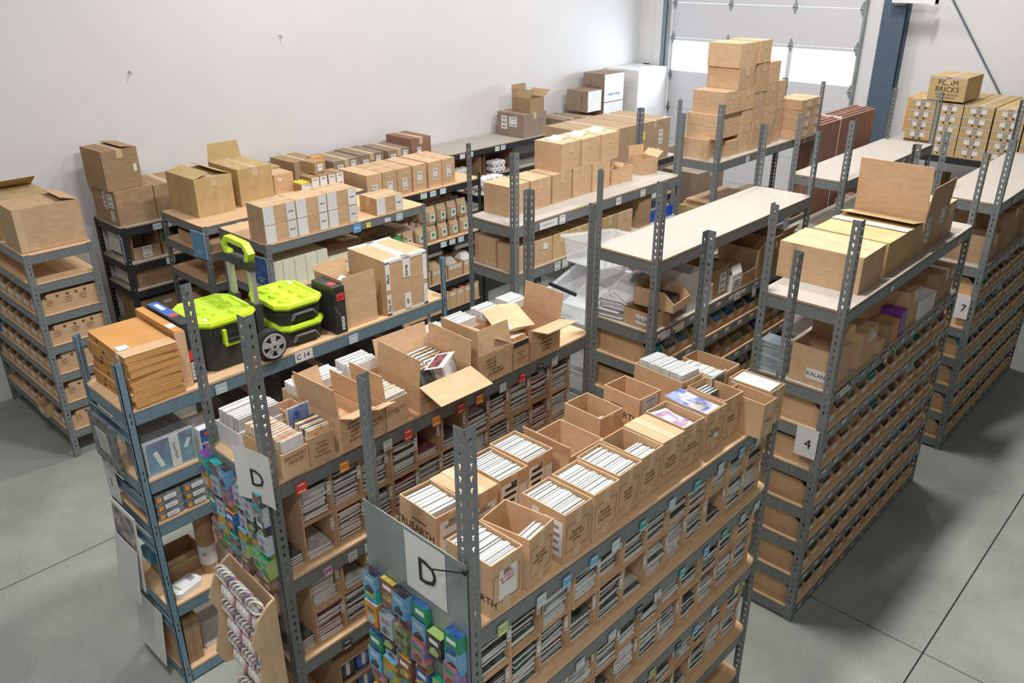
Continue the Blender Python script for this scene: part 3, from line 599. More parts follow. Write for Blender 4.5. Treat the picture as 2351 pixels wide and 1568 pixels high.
for i in range(26):
    me = cached(('bk', i % 4), lambda: MB().box(-.06, .06, -.06, .06, 0, .006, 0).box(-.06, .06, -.06, .06, .006, .0072, 1).mesh('booklet', ['paper', ('cover_dark', 'paper', 'cover_green', 'cover_orange')[i % 4]]))
    r_ = i // 13; k = i % 13
    o = link('booklet', me, None, (-2.585+.0135*k, 2.008+.136*r_, Z2+.085), (0, 1.05, 0))
    tag(o, lab, 'booklet', 'booklets heaped in the large flapped box')
tag(link('print_card', MB().box(-.05, .05, -.06, .06, 0, .003, 0).box(-.04, .02, -.05, .05, .003, .0034, 1).mesh('print_card', ['paper', 'cover_maroon'])), 'white card with a maroon picture on the booklet heap', 'print').location = (-2.41, 2.1, Z2+.165)
bpy.data.objects['print_card.001'].rotation_euler = (.2, -.35, .3)
t = obox('kraft box with a folded-up front panel and long handwritten list', -2.455, 2.37, Z2, .235, .215, .145, -1, 'kraft', flaps=(('-y', .13, 2), ('+x', .115, -14), ('+y', .11, -60)))
hw(t, 'GREET (No Dog)\n-Lake (birthday)\n-Tree (birthday)\n-Owl night\n-Fry (birthday)', .017, .235, .215, 0, .075, 'ink'); plate(t, 'tape', '+x', .235, .215, .03, .1, .05, .08, 'tape_tan')
t = obox('small kraft box of orange cards with a dark band', -2.43, 2.54, Z2, .19, .1, .14, -2, 'kraft')
plate(t, 'dark_band', '+x', .19, .1, 0, .125, .098, .025, 'black_print'); hw(t, 'Birthday\nDog\nChickadee', .016, .19, .1, 0, .065); cards('box with a dark band', -2.43, 2.54, Z2, 13, -.05, .088, .086, .15, -2, 0, ('cover_orange', 'paper', 'paper'), 'orange and white card')
t = obox('kraft box with an upright back flap and numbered handwritten list', -2.46, 2.715, Z2, .25, .205, .16, -2, 'kraft', flaps=(('+y', .13, 8), ('+x', .11, 80)))
hw(t, '20 Cat\n10 Solar system\n10 Eagle\n6 Butterfly\n10 Horse\n4 Wolf', .019, .25, .205, -.0, .085, 'ink')
t = thing('padded_envelope', 'kraft padded envelope lying across the box with numbered list', 'envelope', (-2.5, 2.62, Z2+.175), -.5, .12)
link('body', MB().loft([[(-.14, -.09, .002), (.14, -.09, .002), (.14, -.09, .004), (-.14, -.09, .004)], [(-.15, 0, 0), (.15, 0, 0), (.15, 0, .016), (-.15, 0, .016)], [(-.14, .09, .002), (.14, .09, .002), (.14, .09, .004), (-.14, .09, .004)]]).mesh('body', ['kraft']), t)
link('address_label', MB().box(.08, .13, -.06, .0, .012, .014).mesh('address_label', ['paper']), t)
tag(link('birthday_card', MB().box(-.05, .05, -.04, .04, 0, .003).mesh('birthday_card', ['cover_orange'])), 'orange card peeking from under the padded envelope', 'card').location = (-2.38, 2.72, Z2+.09)
# back row
t = obox('white low box packed with grey cards, behind the curled D sign', -2.69, 1.34, Z2, .16, .2, .1, 2, 'paper'); cards('white low box', -2.69, 1.34, Z2, 18, -.07, .07, .18, .15, 2, 0, ('paper_grey', 'paper'), 'grey card')
for i, (y, w_, lab) in enumerate(((1.59, .1, 'third'), (1.71, .12, 'fourth'), (1.88, .17, 'fifth'), (2.33, .14, 'sixth'), (2.5, .14, 'seventh'), (2.68, .14, 'eighth'), (2.86, .14, 'last'))):
    obox(f'kraft box of white cards, {lab} in the back row of the bracelet-display rack', -2.705, y, Z2, .13, w_, .12, 0, 'kraft')
    cards(f'{lab} back-row box of the bracelet-display rack', -2.705, y, Z2, 10, -.055, .055, w_*.85, .15, 0, 0, ('paper', 'tile_white'), 'white card', lean=4)
t = obox('plain kraft box between white low box and flapped boxes', -2.63, 1.49, Z2, .12, .08, .11, 0, 'kraft')
# ------------------------------------------------------------------ bracelet display
def bracelet_display(label, loc, rz, w, h, dep, rows):
    t = thing('bracelet_display', label, 'display rack', loc, rz)
    prof = [(0, 0), (-dep*.8, .02), (-dep, h*.18), (-dep*.75, h*.42), (-dep*.7, h*.55), (-dep*.9, h*.7), (-dep*.6, h*.88), (-dep*.25, h*.97), (0, h)]
    for s in (-1, 1):
        link('side_panel', MB().prism(prof, 'x', s*w/2-.006, s*w/2+.006).mesh('side_panel', ['wood']), t)
    link('back_panel', MB().box(-w/2, w/2, -.006, 0, 0, h).mesh('back_panel', ['wood']), t)
    for r in range(rows):
        z = h*(.17+.96*r/rows)
        link('bar', MB().tube((-w/2, -dep*.45, z), (w/2, -dep*.45, z), .003, 8).mesh('bar', ['wood']), t)
    return t
def bangles(where, t, w, h, dep, rows, per):
    for r in range(rows):
        z = h*(.17+.96*r/rows)
        for k in range(per):
            def mk():
                b = MB(); R, rr = .028, .0045; rings = []
                for i in range(14):
                    a = 2*PI*i/14; rings.append([(R*math.cos(a)*(1+rr/R*math.cos(c)), rr*1.6*math.sin(c), R*1.15*math.sin(a)*(1+rr/R*math.cos(c))) for c in (0, PI/2, PI, 3*PI/2)])
                rings.append(rings[0]); b.loft(rings, 0, False); b.box(-.009, .009, -.0015, .0015, -.026, .004, 1)
                return b.mesh('bracelet', [('bead', 'paper', 'tape_white', 'bead', 'deck_pink')[k % 5], 'paper'])
            o = link('bracelet', cached(('brac', k % 5), mk), None)
            p = Vector((-w/2+.036+(w-.05)*k/per, -dep*.45, z-.0212)); p.rotate(t.rotation_euler)
            o.location = t.location+p; o.rotation_euler = (0, 0, t.rotation_euler.z+(.72 if r % 2 else -.72))
            tag(o, f'beaded bracelet hanging on a bar of the {where}', 'bracelet', f'bracelets on the {where}')
t = bracelet_display('pale wooden bracelet display with wavy sides hanging below the clear sheet', (-2.5, 1.15, .67), math.radians(-3), .36, .54, .13, 6); bangles('upper bracelet display', t, .36, .54, .13, 6, 12)
t = bracelet_display('lower wooden bracelet display cut off by the bottom of the photo', (-2.48, 1.15, .1), math.radians(-3), .36, .52, .13, 6); bangles('lower bracelet display', t, .36, .52, .13, 6, 12)
# ------------------------------------------------------------------ blue rack, top
ZC = 1.613
for i in range(7):
    t = thing('mailer_box', ('lowest', 'second lowest', 'third lowest', 'middle', 'third from top', 'second from top', 'topmost')[i]+' flat orange-kraft mailer in the stack at the blue rack end', 'mailer box', (-3.575+random.uniform(-.012, .008), 1.275+random.uniform(-.006, .006), ZC+i*.0368), math.radians(random.uniform(-1.5, 1.5)))
    link('body', cached('mlr', lambda: MB().box(-.205, .205, -.115, .115, 0, .034).box(.2, .2075, -.115, .115, .004, .034).mesh('body', ['mailer'])), t)
    link('lid_flap', cached('mlf', lambda: MB().box(.13, .2085, -.117, .117, .0342, .036).mesh('lid_flap', ['kraft'])), t)
    plate(t, 'printed_mark', '-y', .41, .23, -.1+.03*(i % 3), .018, .02, .014, 'ink_brown'); plate(t, 'clear_tape', '-y', .41, .23, .13, .018, .03, .03, 'tape_white')
    if i == 6: plate(t, 'address_sticker', 'top', .41, .23, .1, -.08, .05, .05, 'paper', off=.036)
t = thing('mailer_box', 'orange-kraft mailer standing on edge beside the flat stack', 'mailer box', (-3.6, 1.425, ZC)); link('body', MB().box(-.2, .2, -.02, .02, 0, .285).mesh('body', ['mailer']), t); link('flap', MB().box(.2, .204, -.024, .024, .0, .28).mesh('flap', ['kraft']), t); plate(t, 'address_sticker', 'top', .4, .04, .12, 0, .05, .035, 'paper', off=.285)
t = thing('printed_box', 'black printed box with blue top and red sticker, beside the mailers', 'box', (-3.6, 1.478, ZC)); link('body', MB().box(-.18, .18, -.026, .026, 0, .3).mesh('body', ['black_print']), t)
plate(t, 'blue_top', 'top', .36, .05, -.05, 0, .24, .05, 'blue_print', off=.3); plate(t, 'lettering', 'top', .36, .05, -.09, 0, .09, .022, 'ink_white', off=.3015); plate(t, 'red_sticker', 'top', .36, .05, .05, 0, .035, .04, 'red_sticker', off=.3015); plate(t, 'red_sticker', '+x', .36, .05, 0, .14, .04, .05, 'red_sticker'); plate(t, 'barcode', '+x', .36, .05, 0, .06, .035, .09, 'paper', 4)
def octo(x0, x1, y0, y1, c, z):
    return [(x0+c, y0, z), (x1-c, y0, z), (x1, y0+c, z), (x1, y1-c, z), (x1-c, y1, z), (x0+c, y1, z), (x0, y1-c, z), (x0, y0+c, z)]
def lid(b, x, y, z, m):
    c = .05
    b.loft([octo(-x, x, -y, y, c, z), octo(-x-.004, x+.004, -y-.004, y+.004, c, z+.012), octo(-x, x, -y, y, c, z+.026), octo(-x+.018, x-.018, -y+.018, y-.018, c, z+.03), octo(-x+.024, x-.024, -y+.024, y-.024, c, z+.02)], m)
    for i in (-1, 0, 1):
        for j in (-1, 1):
            cx, cy = i*x*.55, j*y*.42; n = 10
            b.loft([[(cx+rr*math.cos(2*PI*k/n), cy+rr*.85*math.sin(2*PI*k/n), zz) for k in range(n)] for rr, zz in ((.04, z+.0195), (.034, z+.032), (.026, z+.032), (.024, z+.027))], m)
t = thing('tool_cart', 'charcoal rolling tool box with lime lid, wheel and pull-up handle', 'tool box', (-3.585, 1.69, ZC), math.radians(-2))
x, y = .175, .15
b = MB().loft([octo(-x*.78, x*.78, -y*.8, y*.8, .03, 0), octo(-x*.82, x*.82, -y*.84, y*.84, .03, .1), octo(-x*.93, x*.93, -y*.93, y*.93, .04, .2), octo(-x*.98, x*.98, -y*.98, y*.98, .045, .236)])
for s in (-.7, -.55, -.4, .4, .55, .7): b.box(x*.9, x*.97, s*y-.005, s*y+.005, .19, .235)
link('body', b.mesh('body', ['char_plastic']), t)
b = MB(); lid(b, x, y, .236, 0); l_ = link('lid', b.mesh('lid', ['lime']), t); plate(l_, 'sticker', 'top', 0, 0, .12, -.1, .035, .018, 'paper', off=.266)
link('latch', MB().box(x*.93, x+.012, -.05, -.035, .14, .215).box(x*.93, x+.012, .035, .05, .14, .215).box(x+.002, x+.016, -.05, .05, .135, .15).mesh('latch', ['lime']), t)
link('grip', MB().box(x+.004, x+.02, -.034, .034, .15, .168).mesh('grip', ['rubber']), t)
for s, nm in ((.2, 1), (-.2, 0)):
    w = link('wheel', MB().tube((s-.025, .17, .078), (s+.025, .17, .078), .078, 28).mesh('wheel', ['rubber']), t)
    h = MB()
    n = 10
    hub = [(s+.0255, .17+.06*math.cos(2*PI*k/30), .078+.06*math.sin(2*PI*k/30)) for k in range(30)]
    h.loft([hub, [(p[0]+.003, p[1], p[2]) for p in hub]], 1)
    for k in range(5):
        a = 2*PI*k/5+.3
        h.prism([(.17+.02*math.cos(a-.6), .078+.02*math.sin(a-.6)), (.17+.056*math.cos(a-.3), .078+.056*math.sin(a-.3)), (.17+.056*math.cos(a+.3), .078+.056*math.sin(a+.3)), (.17+.02*math.cos(a+.6), .078+.02*math.sin(a+.6))], 'x', s+.0285, s+.034, 0)
    h.tube((s+.03, .17, .078), (s+.04, .17, .078), .024, 6, 0); h.tube((s+.04, .17, .078), (s+.042, .17, .078), .007, 10, 1)
    rim = [[(s+.0285, .17+rr*math.cos(2*PI*k/30), .078+rr*math.sin(2*PI*k/30)) for k in range(30)] for rr in (.064, .055)]
    rim = [rim[0], [(p[0]+.006, p[1], p[2]) for p in rim[0]], [(p[0]+.006, p[1], p[2]) for p in rim[1]], rim[1]]; h.loft(rim, 0, False)
    link('hub', h.mesh('hub', ['wheel_grey', 'rubber']), w)
hd = link('pull_handle', None, t, (0, .168, 0)); hd.empty_display_size = .05
for s in (-.105, .105):
    link('handle_tube', MB().box(s-.018, s+.018, -.012, .012, .05, .44).mesh('handle_tube', ['alu']), hd); link('tube_bracket', MB().box(s-.026, s+.026, -.02, .02, .02, .27).mesh('tube_bracket', ['char_plastic']), hd)
link('cross_bar', MB().box(-.135, .135, -.017, .017, .44, .485).box(-.05, .05, -.02, .02, .45, .49).mesh('cross_bar', ['char_plastic']), hd)
g = MB()
for s in (-1, 1): g.prism([(s*.115, .485), (s*.14, .53), (s*.09, .575), (s*.07, .56), (s*.1, .525), (s*.085, .485)][::s], 'y', -.018, .018)
g.box(-.08, .08, -.018, .018, .55, .575); link('grip_bar', g.mesh('grip_bar', ['lime']), hd); link('grip_pad', MB().box(-.066, .066, -.016, .016, .525, .55).mesh('grip_pad', ['rubber']), hd)
for z0, lab in ((0, 'lower lime-lidded charcoal tool tray of the stacked pair'), (.118, 'upper lime-lidded charcoal tool tray of the stacked pair')):
    t = thing('tool_tray', lab, 'tool box', (-3.575, 2.078, ZC+z0), math.radians(-2))
    x, y = .175, .135; hh = .088
    b = MB().loft([octo(-x*.86, x*.86, -y*.86, y*.86, .03, 0), octo(-x*.94, x*.94, -y*.94, y*.94, .04, hh)])
    for s in (-.6, -.5, .5, .6): b.box(x*.88, x*.95, s*y-.004, s*y+.004, .04, hh)
    link('body', b.mesh('body', ['char_plastic']), t); b = MB(); lid(b, x, y, hh, 0); l_ = link('lid', b.mesh('lid', ['lime']), t)
    if z0: plate(l_, 'sticker', 'top', 0, 0, -.1, .09, .04, .02, 'paper', off=hh+.03)
    link('carry_handle', MB().prism([(-.075, .03), (-.055, .062), (.055, .062), (.075, .03), (.068, .03), (.05, .055), (-.05, .055), (-.068, .03)], 'x', x*.92, x+.006).mesh('carry_handle', ['steel']), t)
t = thing('comic_box', 'black cardboard file box with red stickers, right of the tool trays', 'file box', (-3.47, 2.272, ZC), math.radians(1)); lx, ly = .19, .068
link('body', MB().box(-lx/2, lx/2, -ly/2, ly/2, 0, .262).mesh('body', ['black_print']), t); link('slanted_cut', MB().prism([(-ly/2, .16), (ly/2, .03), (ly/2, .033), (-ly/2, .163)], 'x', lx/2, lx/2+.001).mesh('slanted_cut', ['tape_tan']), t)
plate(t, 'red_sticker', '+x', lx, ly, .005, .205, .045, .038, 'red_sticker'); text(t, 'lettering', 'BIG\nBOX\nUP', .012, '+x', lx, ly, .005, .205, 'ink', off=.003, rot=PI/2, sp=.9)
plate(t, 'red_sticker', 'top', lx, ly, .03, 0, .045, .038, 'red_sticker', off=.262); plate(t, 'barcode', '+x', lx, ly, .01, .055, .018, .075, 'paper', 4)
t = obox('open kraft box of papers with loose flaps, against the taped box', -3.52, 2.42, ZC, .25, .21, .2, 0, 'kraft', flaps=(('+x', .09, -3), ('-y', .08, 5), ('-x', .1, 10)))
leafs('packing_paper', 'white crumpled paper bulging from the open kraft box', 'paper', -3.54, 2.43, ZC+.17, .15, .13, 1, .006, 'paper', 20, .35, .2, 'papers bulging from the open kraft box', .015)
t = cbox('big kraft box with wide white tape and black scrawls, blue rack end', -3.545, 2.73, ZC, .345, .288, .315, -1.5, 'kraft', tape=None); lx, ly, hh = .345, .288, .315
plate(t, 'white_tape', 'top', lx, ly, 0, 0, lx+.004, .05, 'tape_white', off=hh); plate(t, 'white_tape', '+x', lx, ly, 0, hh-.06, .05, .12, 'tape_white'); plate(t, 'white_tape', '+x', lx, ly, 0, .05, .045, .1, 'tape_white')
for s in (-1, 1):
    plate(t, 'white_tape', '+x', lx, ly, s*(ly/2-.014), hh/2+.07, .028, .16, 'tape_white'); plate(t, 'white_tape', '+x', lx, ly, s*(ly/2-.014), .06, .028, .12, 'tape_white')
plate(t, 'white_tape', 'top', lx, ly, lx/2-.015, 0, .03, ly+.003, 'tape_white', off=hh); plate(t, 'white_tape', 'top', lx, ly, -lx/2+.015, 0, .03, ly+.003, 'tape_white', off=hh); plate(t, 'white_tape', '+x', lx, ly, 0, hh-.008, ly, .015, 'tape_white'); plate(t, 'white_tape', '+x', lx, ly, 0, .006, ly, .012, 'tape_white')
for u, v, s, w in ((-ly/2+.014, hh-.1, .026, 'Black'), (0, hh-.08, .026, 'Buddy'), (-ly/2+.014, .06, .024, 'Bop 69'), (0, .05, .026, '69')): text(t, 'handwriting', w, s, '+x', lx, ly, u, v, 'ink', off=.003, rot=PI/2 if w != 'Buddy' else -PI/2, shear=.2)
# blue rack, lower levels
t = thing('acrylic_case', 'clear acrylic case of sea-picture cards on the blue rack', 'display case', (-3.5, 1.28, 1.2455))
b = MB()
for q in ((-.13, .13, -.128, -.125, 0, .19), (-.13, .13, .125, .128, 0, .19), (-.13, -.127, -.125, .125, 0, .19), (.127, .13, -.125, .125, 0, .19), (-.127, .127, -.125, .125, 0, .003)): b.box(*q)
link('case', b.mesh('case', ['acrylic']), t)
for i in range(14):
    o = link('picture_card', cached(('picc', i == 13), lambda: MB().box(-.002, .002, -.118, .118, 0, .17, 0).box(.002, .0024, -.112, .112, .004, .166, 1).mesh('picture_card', ['paper_grey', 'sea_art'])), None, (-3.605+.0163*i, 1.28, 1.25), (0, .04, 0))
    tag(o, 'sea picture card standing in the clear acrylic case', 'card', 'sea picture cards in the acrylic case') if i < 13 else tag(o, 'foremost sea picture card with white band in the acrylic case', 'card')
plate(o, 'white_band', '+x', .004, .23, .02, .085, .045, .17, 'paper', off=.001); text(o, 'lettering', 'Twin Pack', .022, '+x', .004, .23, .02, .085, 'ink', off=.003, rot=-1.45); plate(o, 'creature', '+x', .004, .23, -.06, .07, .022, .09, 'ink_white', off=.001, rot=.3); plate(o, 'creature', '+x', .004, .23, .08, .1, .018, .05, 'ink_white', off=.001, rot=-.5)
for i, (yy, zz, lab) in enumerate(((1.47, 1.2455, 'lower'), (1.47, 1.3205, 'upper'))):
    t = thing('toy_box', f'{lab} white-and-blue printed toy box right of the acrylic case', 'box', (-3.45, yy, zz)); link('body', MB().box(-.08, .08, -.055, .055, 0, .073).mesh('body', ['white_plastic']), t); plate(t, 'picture', '+x', .16, .11, 0, .036, .1, .065, 'deck_navy'); plate(t, 'red_dot', '+x', .16, .11, -.02, .045, .02, .02, 'red_sticker', off=.002)
n_ = 0
for c in range(3):
    for r in range(3):
        t = thing('clear_kit_box', f'clear kit box with white label, {("left", "middle", "right")[c]} column, {("bottom", "middle", "top")[r]} row, blue rack', 'kit box', (-3.47, 1.22+.137*c, 1.006+.047*r))
        link('shell', cached('kits', lambda: MB().box(-.1, .1, -.066, .066, 0, .045).mesh('shell', ['acrylic'])), t); link('insert', cached('kiti', lambda: MB().box(-.094, .094, -.06, .06, .003, .041).mesh('insert', ['deck_grey'])), t)
        plate(t, 'label', '+x', .2, .132, .006, .022, .06, .024, 'paper', 1); plate(t, 'badge', '+x', .2, .132, -.045, .022, .02, .022, 'orange_sticker')
ZB = .512
t = thing('mailing_tube', 'brown cardboard mailing tube with white G label, standing', 'tube', (-3.5, 1.4, ZB)); link('tube', MB().tube((0, 0, 0), (0, 0, .4), .045, 24).mesh('tube', ['kraft_brown']), t); link('label', MB().tube((0, 0, .055), (0, 0, .17), .0455, 24).mesh('label', ['paper']), t); o = text(t, 'lettering', 'G', .03, '+x', 0, 0, 0, .13, 'ink', off=.0465); o.rotation_euler = (PI/2, 0, PI/4); o.location = (.033, -.033, .125)
t = thing('card_reader', 'white handheld device with grey screen lying on the blue rack', 'device', (-3.45, 1.235, ZB), .25); link('body', MB().loft([octo(-.05, .05, -.08, .08, .02, 0), octo(-.05, .05, -.08, .08, .02, .03), octo(-.044, .044, -.074, .074, .02, .036)]).mesh('body', ['white_plastic']), t); plate(t, 'screen', 'top', 0, 0, -.005, .04, .04, .03, 'ink_grey', off=.036); plate(t, 'green_band', 'top', 0, 0, .0, -.045, .05, .012, 'deck_lime', off=.036)
t = obox('white bin holding a roll of plastic bags on the blue rack', -3.46, 1.56, ZB, .16, .15, .12, 0, 'white_plastic', name='white_bin', cat='bin')
t = thing('bag_roll', 'crumpled roll of clear plastic bags in the white bin', 'bag roll', (-3.46, 1.54, ZB+.06), .3, .3); link('roll', MB().tube((0, 0, 0), (0, 0, .1), .045, 14, 0, .04).mesh('roll', ['wrap']), t); link('core', MB().tube((0, 0, .1), (0, 0, .102), .015, 10).mesh('core', ['paper_grey']), t)
obox('low kraft tray behind the white device', -3.64, 1.3, ZB, .2, .22, .09, 0, 'kraft_brown', name='kraft_tray', cat='tray')
t = thing('picture_box', 'dark printed puzzle box leaning at the back of the blue rack', 'box', (-3.7, 1.65, .62), 0); link('body', MB().box(-.015, .015, -.13, .13, 0, .3).mesh('body', ['cover_dark']), t); link('picture', MB().box(.015, .0165, -.12, .12, .01, .29).mesh('picture', ['night_art']), t)
t = thing('picture_box', 'small teal picture box lying left of the mailing tube', 'box', (-3.68, 1.2, ZB+.092)); link('body', MB().box(-.05, .05, -.04, .04, 0, .07).mesh('body', ['sea_art']), t)
for i in range(6):
    tag(link('cardboard_pad', MB().box(-.16, .16, -.006, .006, 0, .28).mesh('cardboard_pad', ['kraft_brown']), None, (-3.56, 1.165+.0135*i, .086), (-.02, 0, 0)), 'cardboard pad standing in a row at the bottom of the blue rack', 'cardboard pad', 'cardboard pads on the bottom of the blue rack')
leafs('chipboard', 'grey chipboard sheet lying at the bottom of the blue rack', 'board', -3.6, 1.42, .087, .3, .3, 4, .004, 'paper_grey', 0, 0, 0, 'chipboard sheets at the bottom of the blue rack', .01, 'paper_grey')
# things hung on the blue rack's end
def endsheet(name, lab, cat, xx, yy, zz, w, h, m, txt=None, size=.1, rx=0, pic=None, rz=0, n=1):
    t = thing(name, lab, cat, (xx, yy, zz), rz, rx); link('sheet', MB().box(-w/2, w/2, -.002*n, .002*n, -h, 0).mesh('sheet', [m]), t)
    if txt: text(t, 'lettering', txt, size, '-y', 0, .004*n, 0, -h*.5, 'ink', off=.001)
    if pic: plate(t, 'picture', '-y', 0, .004*n, 0, -h*.3, w*.9, h*.5, pic)
    return t
endsheet('number_sheet', 'white sheet with the number 1 on the blue rack end', 'sign', -3.72, 1.10, 1.2, .13, .2, 'paper', '1', .07)
endsheet('letter_sheet', 'white D sheet leaning inside the blue rack end', 'sign', -3.58, 1.13, 1.235, .12, .2, 'paper', 'D', .1)
endsheet('letter_sheet', 'white sheet with a partly hidden letter by the blue rack post', 'sign', -3.43, 1.14, 1.24, .09, .2, 'paper', 'G', .08)
endsheet('calendar', 'spiral-bound calendar with a white note on the blue rack end', 'calendar', -3.62, 1.085, 1.5, .28, .24, 'cover_slate', None, rx=0, n=3)
endsheet('note_sheet', 'white printed note hanging over the spiral-bound calendar', 'note', -3.63, 1.075, 1.44, .12, .22, 'paper_grey', None, rx=.05)
endsheet('calendar', 'hanging calendar with a dark night picture on the blue rack end', 'calendar', -3.62, 1.085, 1.0, .26, .42, 'paper', None, rx=-.06, pic='night_art', n=2)
endsheet('paper_pad', 'white sheet hanging below the dark night calendar', 'paper', -3.61, 1.06, .82, .25, .3, 'paper', None, rx=-.12)
endsheet('envelope_board', 'white board leaning at the bottom of the blue rack end', 'board', -3.62, 1.1, .42, .3, .33, 'paper', None, rx=-.1)
endsheet('kraft_board', 'kraft board behind the white board at the blue rack bottom', 'board', -3.56, 1.135, .4, .3, .31, 'kraft', None, rx=-.05)
for i, (yy, z0, w_) in enumerate(((1.75, 1.245, .3), (2.15, 1.245, .3), (2.6, 1.245, .35), (1.85, .511, .3), (2.4, .511, .36), (2.2, 1.005, .3))):
    cbox(f'dark carton {("on the second level, near", "on the second level, mid", "on the second level, far", "low on the near half", "low on the far half", "on the third level")[i]} of the blue rack', -3.6, yy, z0+.0015, .36, w_, .2 if z0 != 1.005 else .15, 0, 'black_print' if i < 3 else 'kraft_brown', 'x')
# ------------------------------------------------------------------ eight sealed boxes rack, pyramid, others
b8 = ['nearest', 'second', 'third', 'fourth', 'fifth']
for i in range(5): cbox(f'sealed kraft box, {b8[i]} in the lower row of eight on the cream rack top', -3.717, 3.892+.222*i+.01*(i == 0)*0, 1.871, .22, .205, .2, 1 if i else 3, 'kraft', 'x', slot=True)
for i in range(3): cbox(f'sealed kraft box, {b8[i]} in the upper row of the eight sealed boxes', -3.73, 4.425+.225*i, 2.072, .24, .212, .195, 2, 'kraft', 'x')
for i in range(3): tag(link('loose_flap', MB().box(-.05, .05, -.06, .06, 0, .003).mesh('loose_flap', ['paper_grey'])), f'loose lid flap lifted on the {b8[i]} upper sealed box', 'flap').location = (-3.75, 4.43+.225*i, 2.272); bpy.data.objects[['loose_flap', 'loose_flap.001', 'loose_flap.002'][i]].rotation_euler = (.12, .08, .2)
obox('small kraft box, left of two at the end of the lower row', -3.67, 4.99, 1.871, .12, .115, .115, -8, 'kraft', flaps=(('-y', .03, -30),))
obox('small kraft box, right of two at the end of the lower row', -3.67, 5.12, 1.871, .12, .115, .115, -8, 'kraft', flaps=(('-y', .03, -30),))
obox('open kraft box with a raised flap alone on the cream rack top', -3.70, 5.44, 1.871, .17, .16, .12, -12, 'kraft', flaps=(('+y', .07, 50), ('-x', .08, 5)))
for i in range(7): cbox(f'sealed kraft box, {ORD[i+1]} along the second shelf under the eight boxes', -3.52, 3.77+.183*i, 1.551, .17, .172, .172, -1, 'kraft_yellow' if i in (2, 3, 5) else 'kraft', 'x', group=None, labels=((('+x', .02, .12, .04, .04, 0),) if i == 1 else ()))
for i in range(2): cbox(f'kraft box on the second shelf under the eight boxes, {("left", "left inner")[i]} of its end', -3.72, 3.78+.2*i, 1.551, .2, .19, .19, 0, 'kraft', 'x')
obox('tall kraft box beyond the sealed row on the second shelf', -3.56, 5.12, 1.551, .25, .15, .25, 0, 'kraft_brown')
for nm, yy, zz in (('nearer', 5.29, 1.5515), ('farther', 5.45, 1.5515)):
    t = thing('plastic_bin', f'{nm} bright blue plastic bin on the second shelf beyond the kraft boxes', 'bin', (-3.56, yy, zz), 0)
    link('body', open_mesh(.22, .15, .085, 'blue_plastic'), t); link('wrap_heap', MB().loft([octo(-.09, .09, -.06, .06, .02, .02), octo(-.1, .1, -.07, .07, .03, .09), octo(-.04, .05, -.03, .03, .01, .125)]).mesh('wrap_heap', ['cling']), t)
# pyramid
def pyr(lab, xf, y0, y1, z, h, lx=.3): cbox(lab+' of the kraft box pyramid', xf-lx/2, (y0+y1)/2, 1.869+z, lx, y1-y0-.003, h-.001, random.uniform(-.6, .6), 'kraft', 'x')
pyr('lowest front box', -3.56, 6.165, 6.375, 0, .165, .28)
pyr('low box tucked behind the lowest front one', -3.49, 6.385, 6.56, 0, .13, .3)
pyr('thin lower box', -3.50, 6.20, 6.56, .166, .1); pyr('thin upper box', -3.50, 6.20, 6.56, .267, .1)
pyr('third-level front box', -3.48, 6.235, 6.50, .368, .18)
pyr('third-level box behind the front one', -3.48, 6.505, 6.74, .368, .18)
pyr('fourth-level front box', -3.48, 6.43, 6.70, .549, .17); pyr('summit front box', -3.485, 6.42, 6.72, .72, .19)
pyr('summit rear box', -3.47, 6.725, 6.93, .735, .18)
pyr('standing box right of the thin pair', -3.485, 6.57, 6.745, 0, .24); pyr('box above the standing one', -3.485, 6.57, 6.745, .241, .126)
pyr('second standing box in the bottom row', -3.475, 6.755, 6.95, 0, .24); pyr('second box over the bottom row', -3.48, 6.75, 6.95, .241, .25); pyr('fourth-level rear box', -3.475, 6.745, 6.95, .492, .242)
for r in range(4): pyr(('bottom', 'second', 'third', 'top')[r]+' box in the right column', -3.475, 6.96, 7.15, .182*r-.0, .181)
for r in range(3): pyr(('bottom', 'second', 'top')[r]+' box in the hindmost short column', -3.50, 7.16, 7.35, .182*r, .181)
px = -3.5
for c in range(2):
    for r in range(4):
        cbox(f'shallow labelled kraft box right of the pyramid, {("left", "right")[c]} stack, {("bottom", "second", "third", "top")[r]}', px-.02+.02, 7.56+.2*c, 1.869+.09*r, .26, .19, .088, random.uniform(-3, 3), 'kraft', 'x', labels=(('+x', .05, .045, .035, .05, 0),))
# under the pyramid
cbox('large printed kraft carton standing under the pyramid rack', -3.63, 6.56, 1.052, .36, .72, .38, 0, 'kraft_yellow', None)
leafs('flat_carton', 'flattened carton lying on the large printed carton', 'carton', -3.63, 6.56, 1.434, .3, .58, 4, .012, 'kraft', 0, 0, 0, 'flattened cartons on the large printed carton', .02, 'kraft')
cbox('brown carton with a pale blue sheet on it under the pyramid', -3.62, 7.2, 1.052, .36, .5, .34, 0, 'kraft_brown', None); leafs('folder', 'pale blue folder on the brown carton under the pyramid', 'folder', -3.58, 7.2, 1.394, .2, .3, 1, .006, 'paper_blue', 8)
t = thing('plastic_bin', 'blue plastic bin of paper scraps beyond the brown carton', 'bin', (-3.58, 7.59, 1.052)); link('body', open_mesh(.26, .22, .16, 'blue_plastic'), t); link('paper_scrap', MB().box(-.1, .1, -.08, .08, .1, .2).mesh('paper_scrap', ['kraft']), t)
for i in range(6): tag(link('paper_roll', MB().tube((0, -.12, 0), (0, .12, 0), .05, 12).mesh('paper_roll', [('paper_grey', 'tape_white', 'kraft')[i % 3]]), None, (-3.72+.12*(i % 3), 7.83, 1.104+.104*(i//3)), (0, 0, 0)), 'paper roll heaped under the labelled shallow boxes', 'paper roll', 'paper rolls under the labelled shallow boxes')
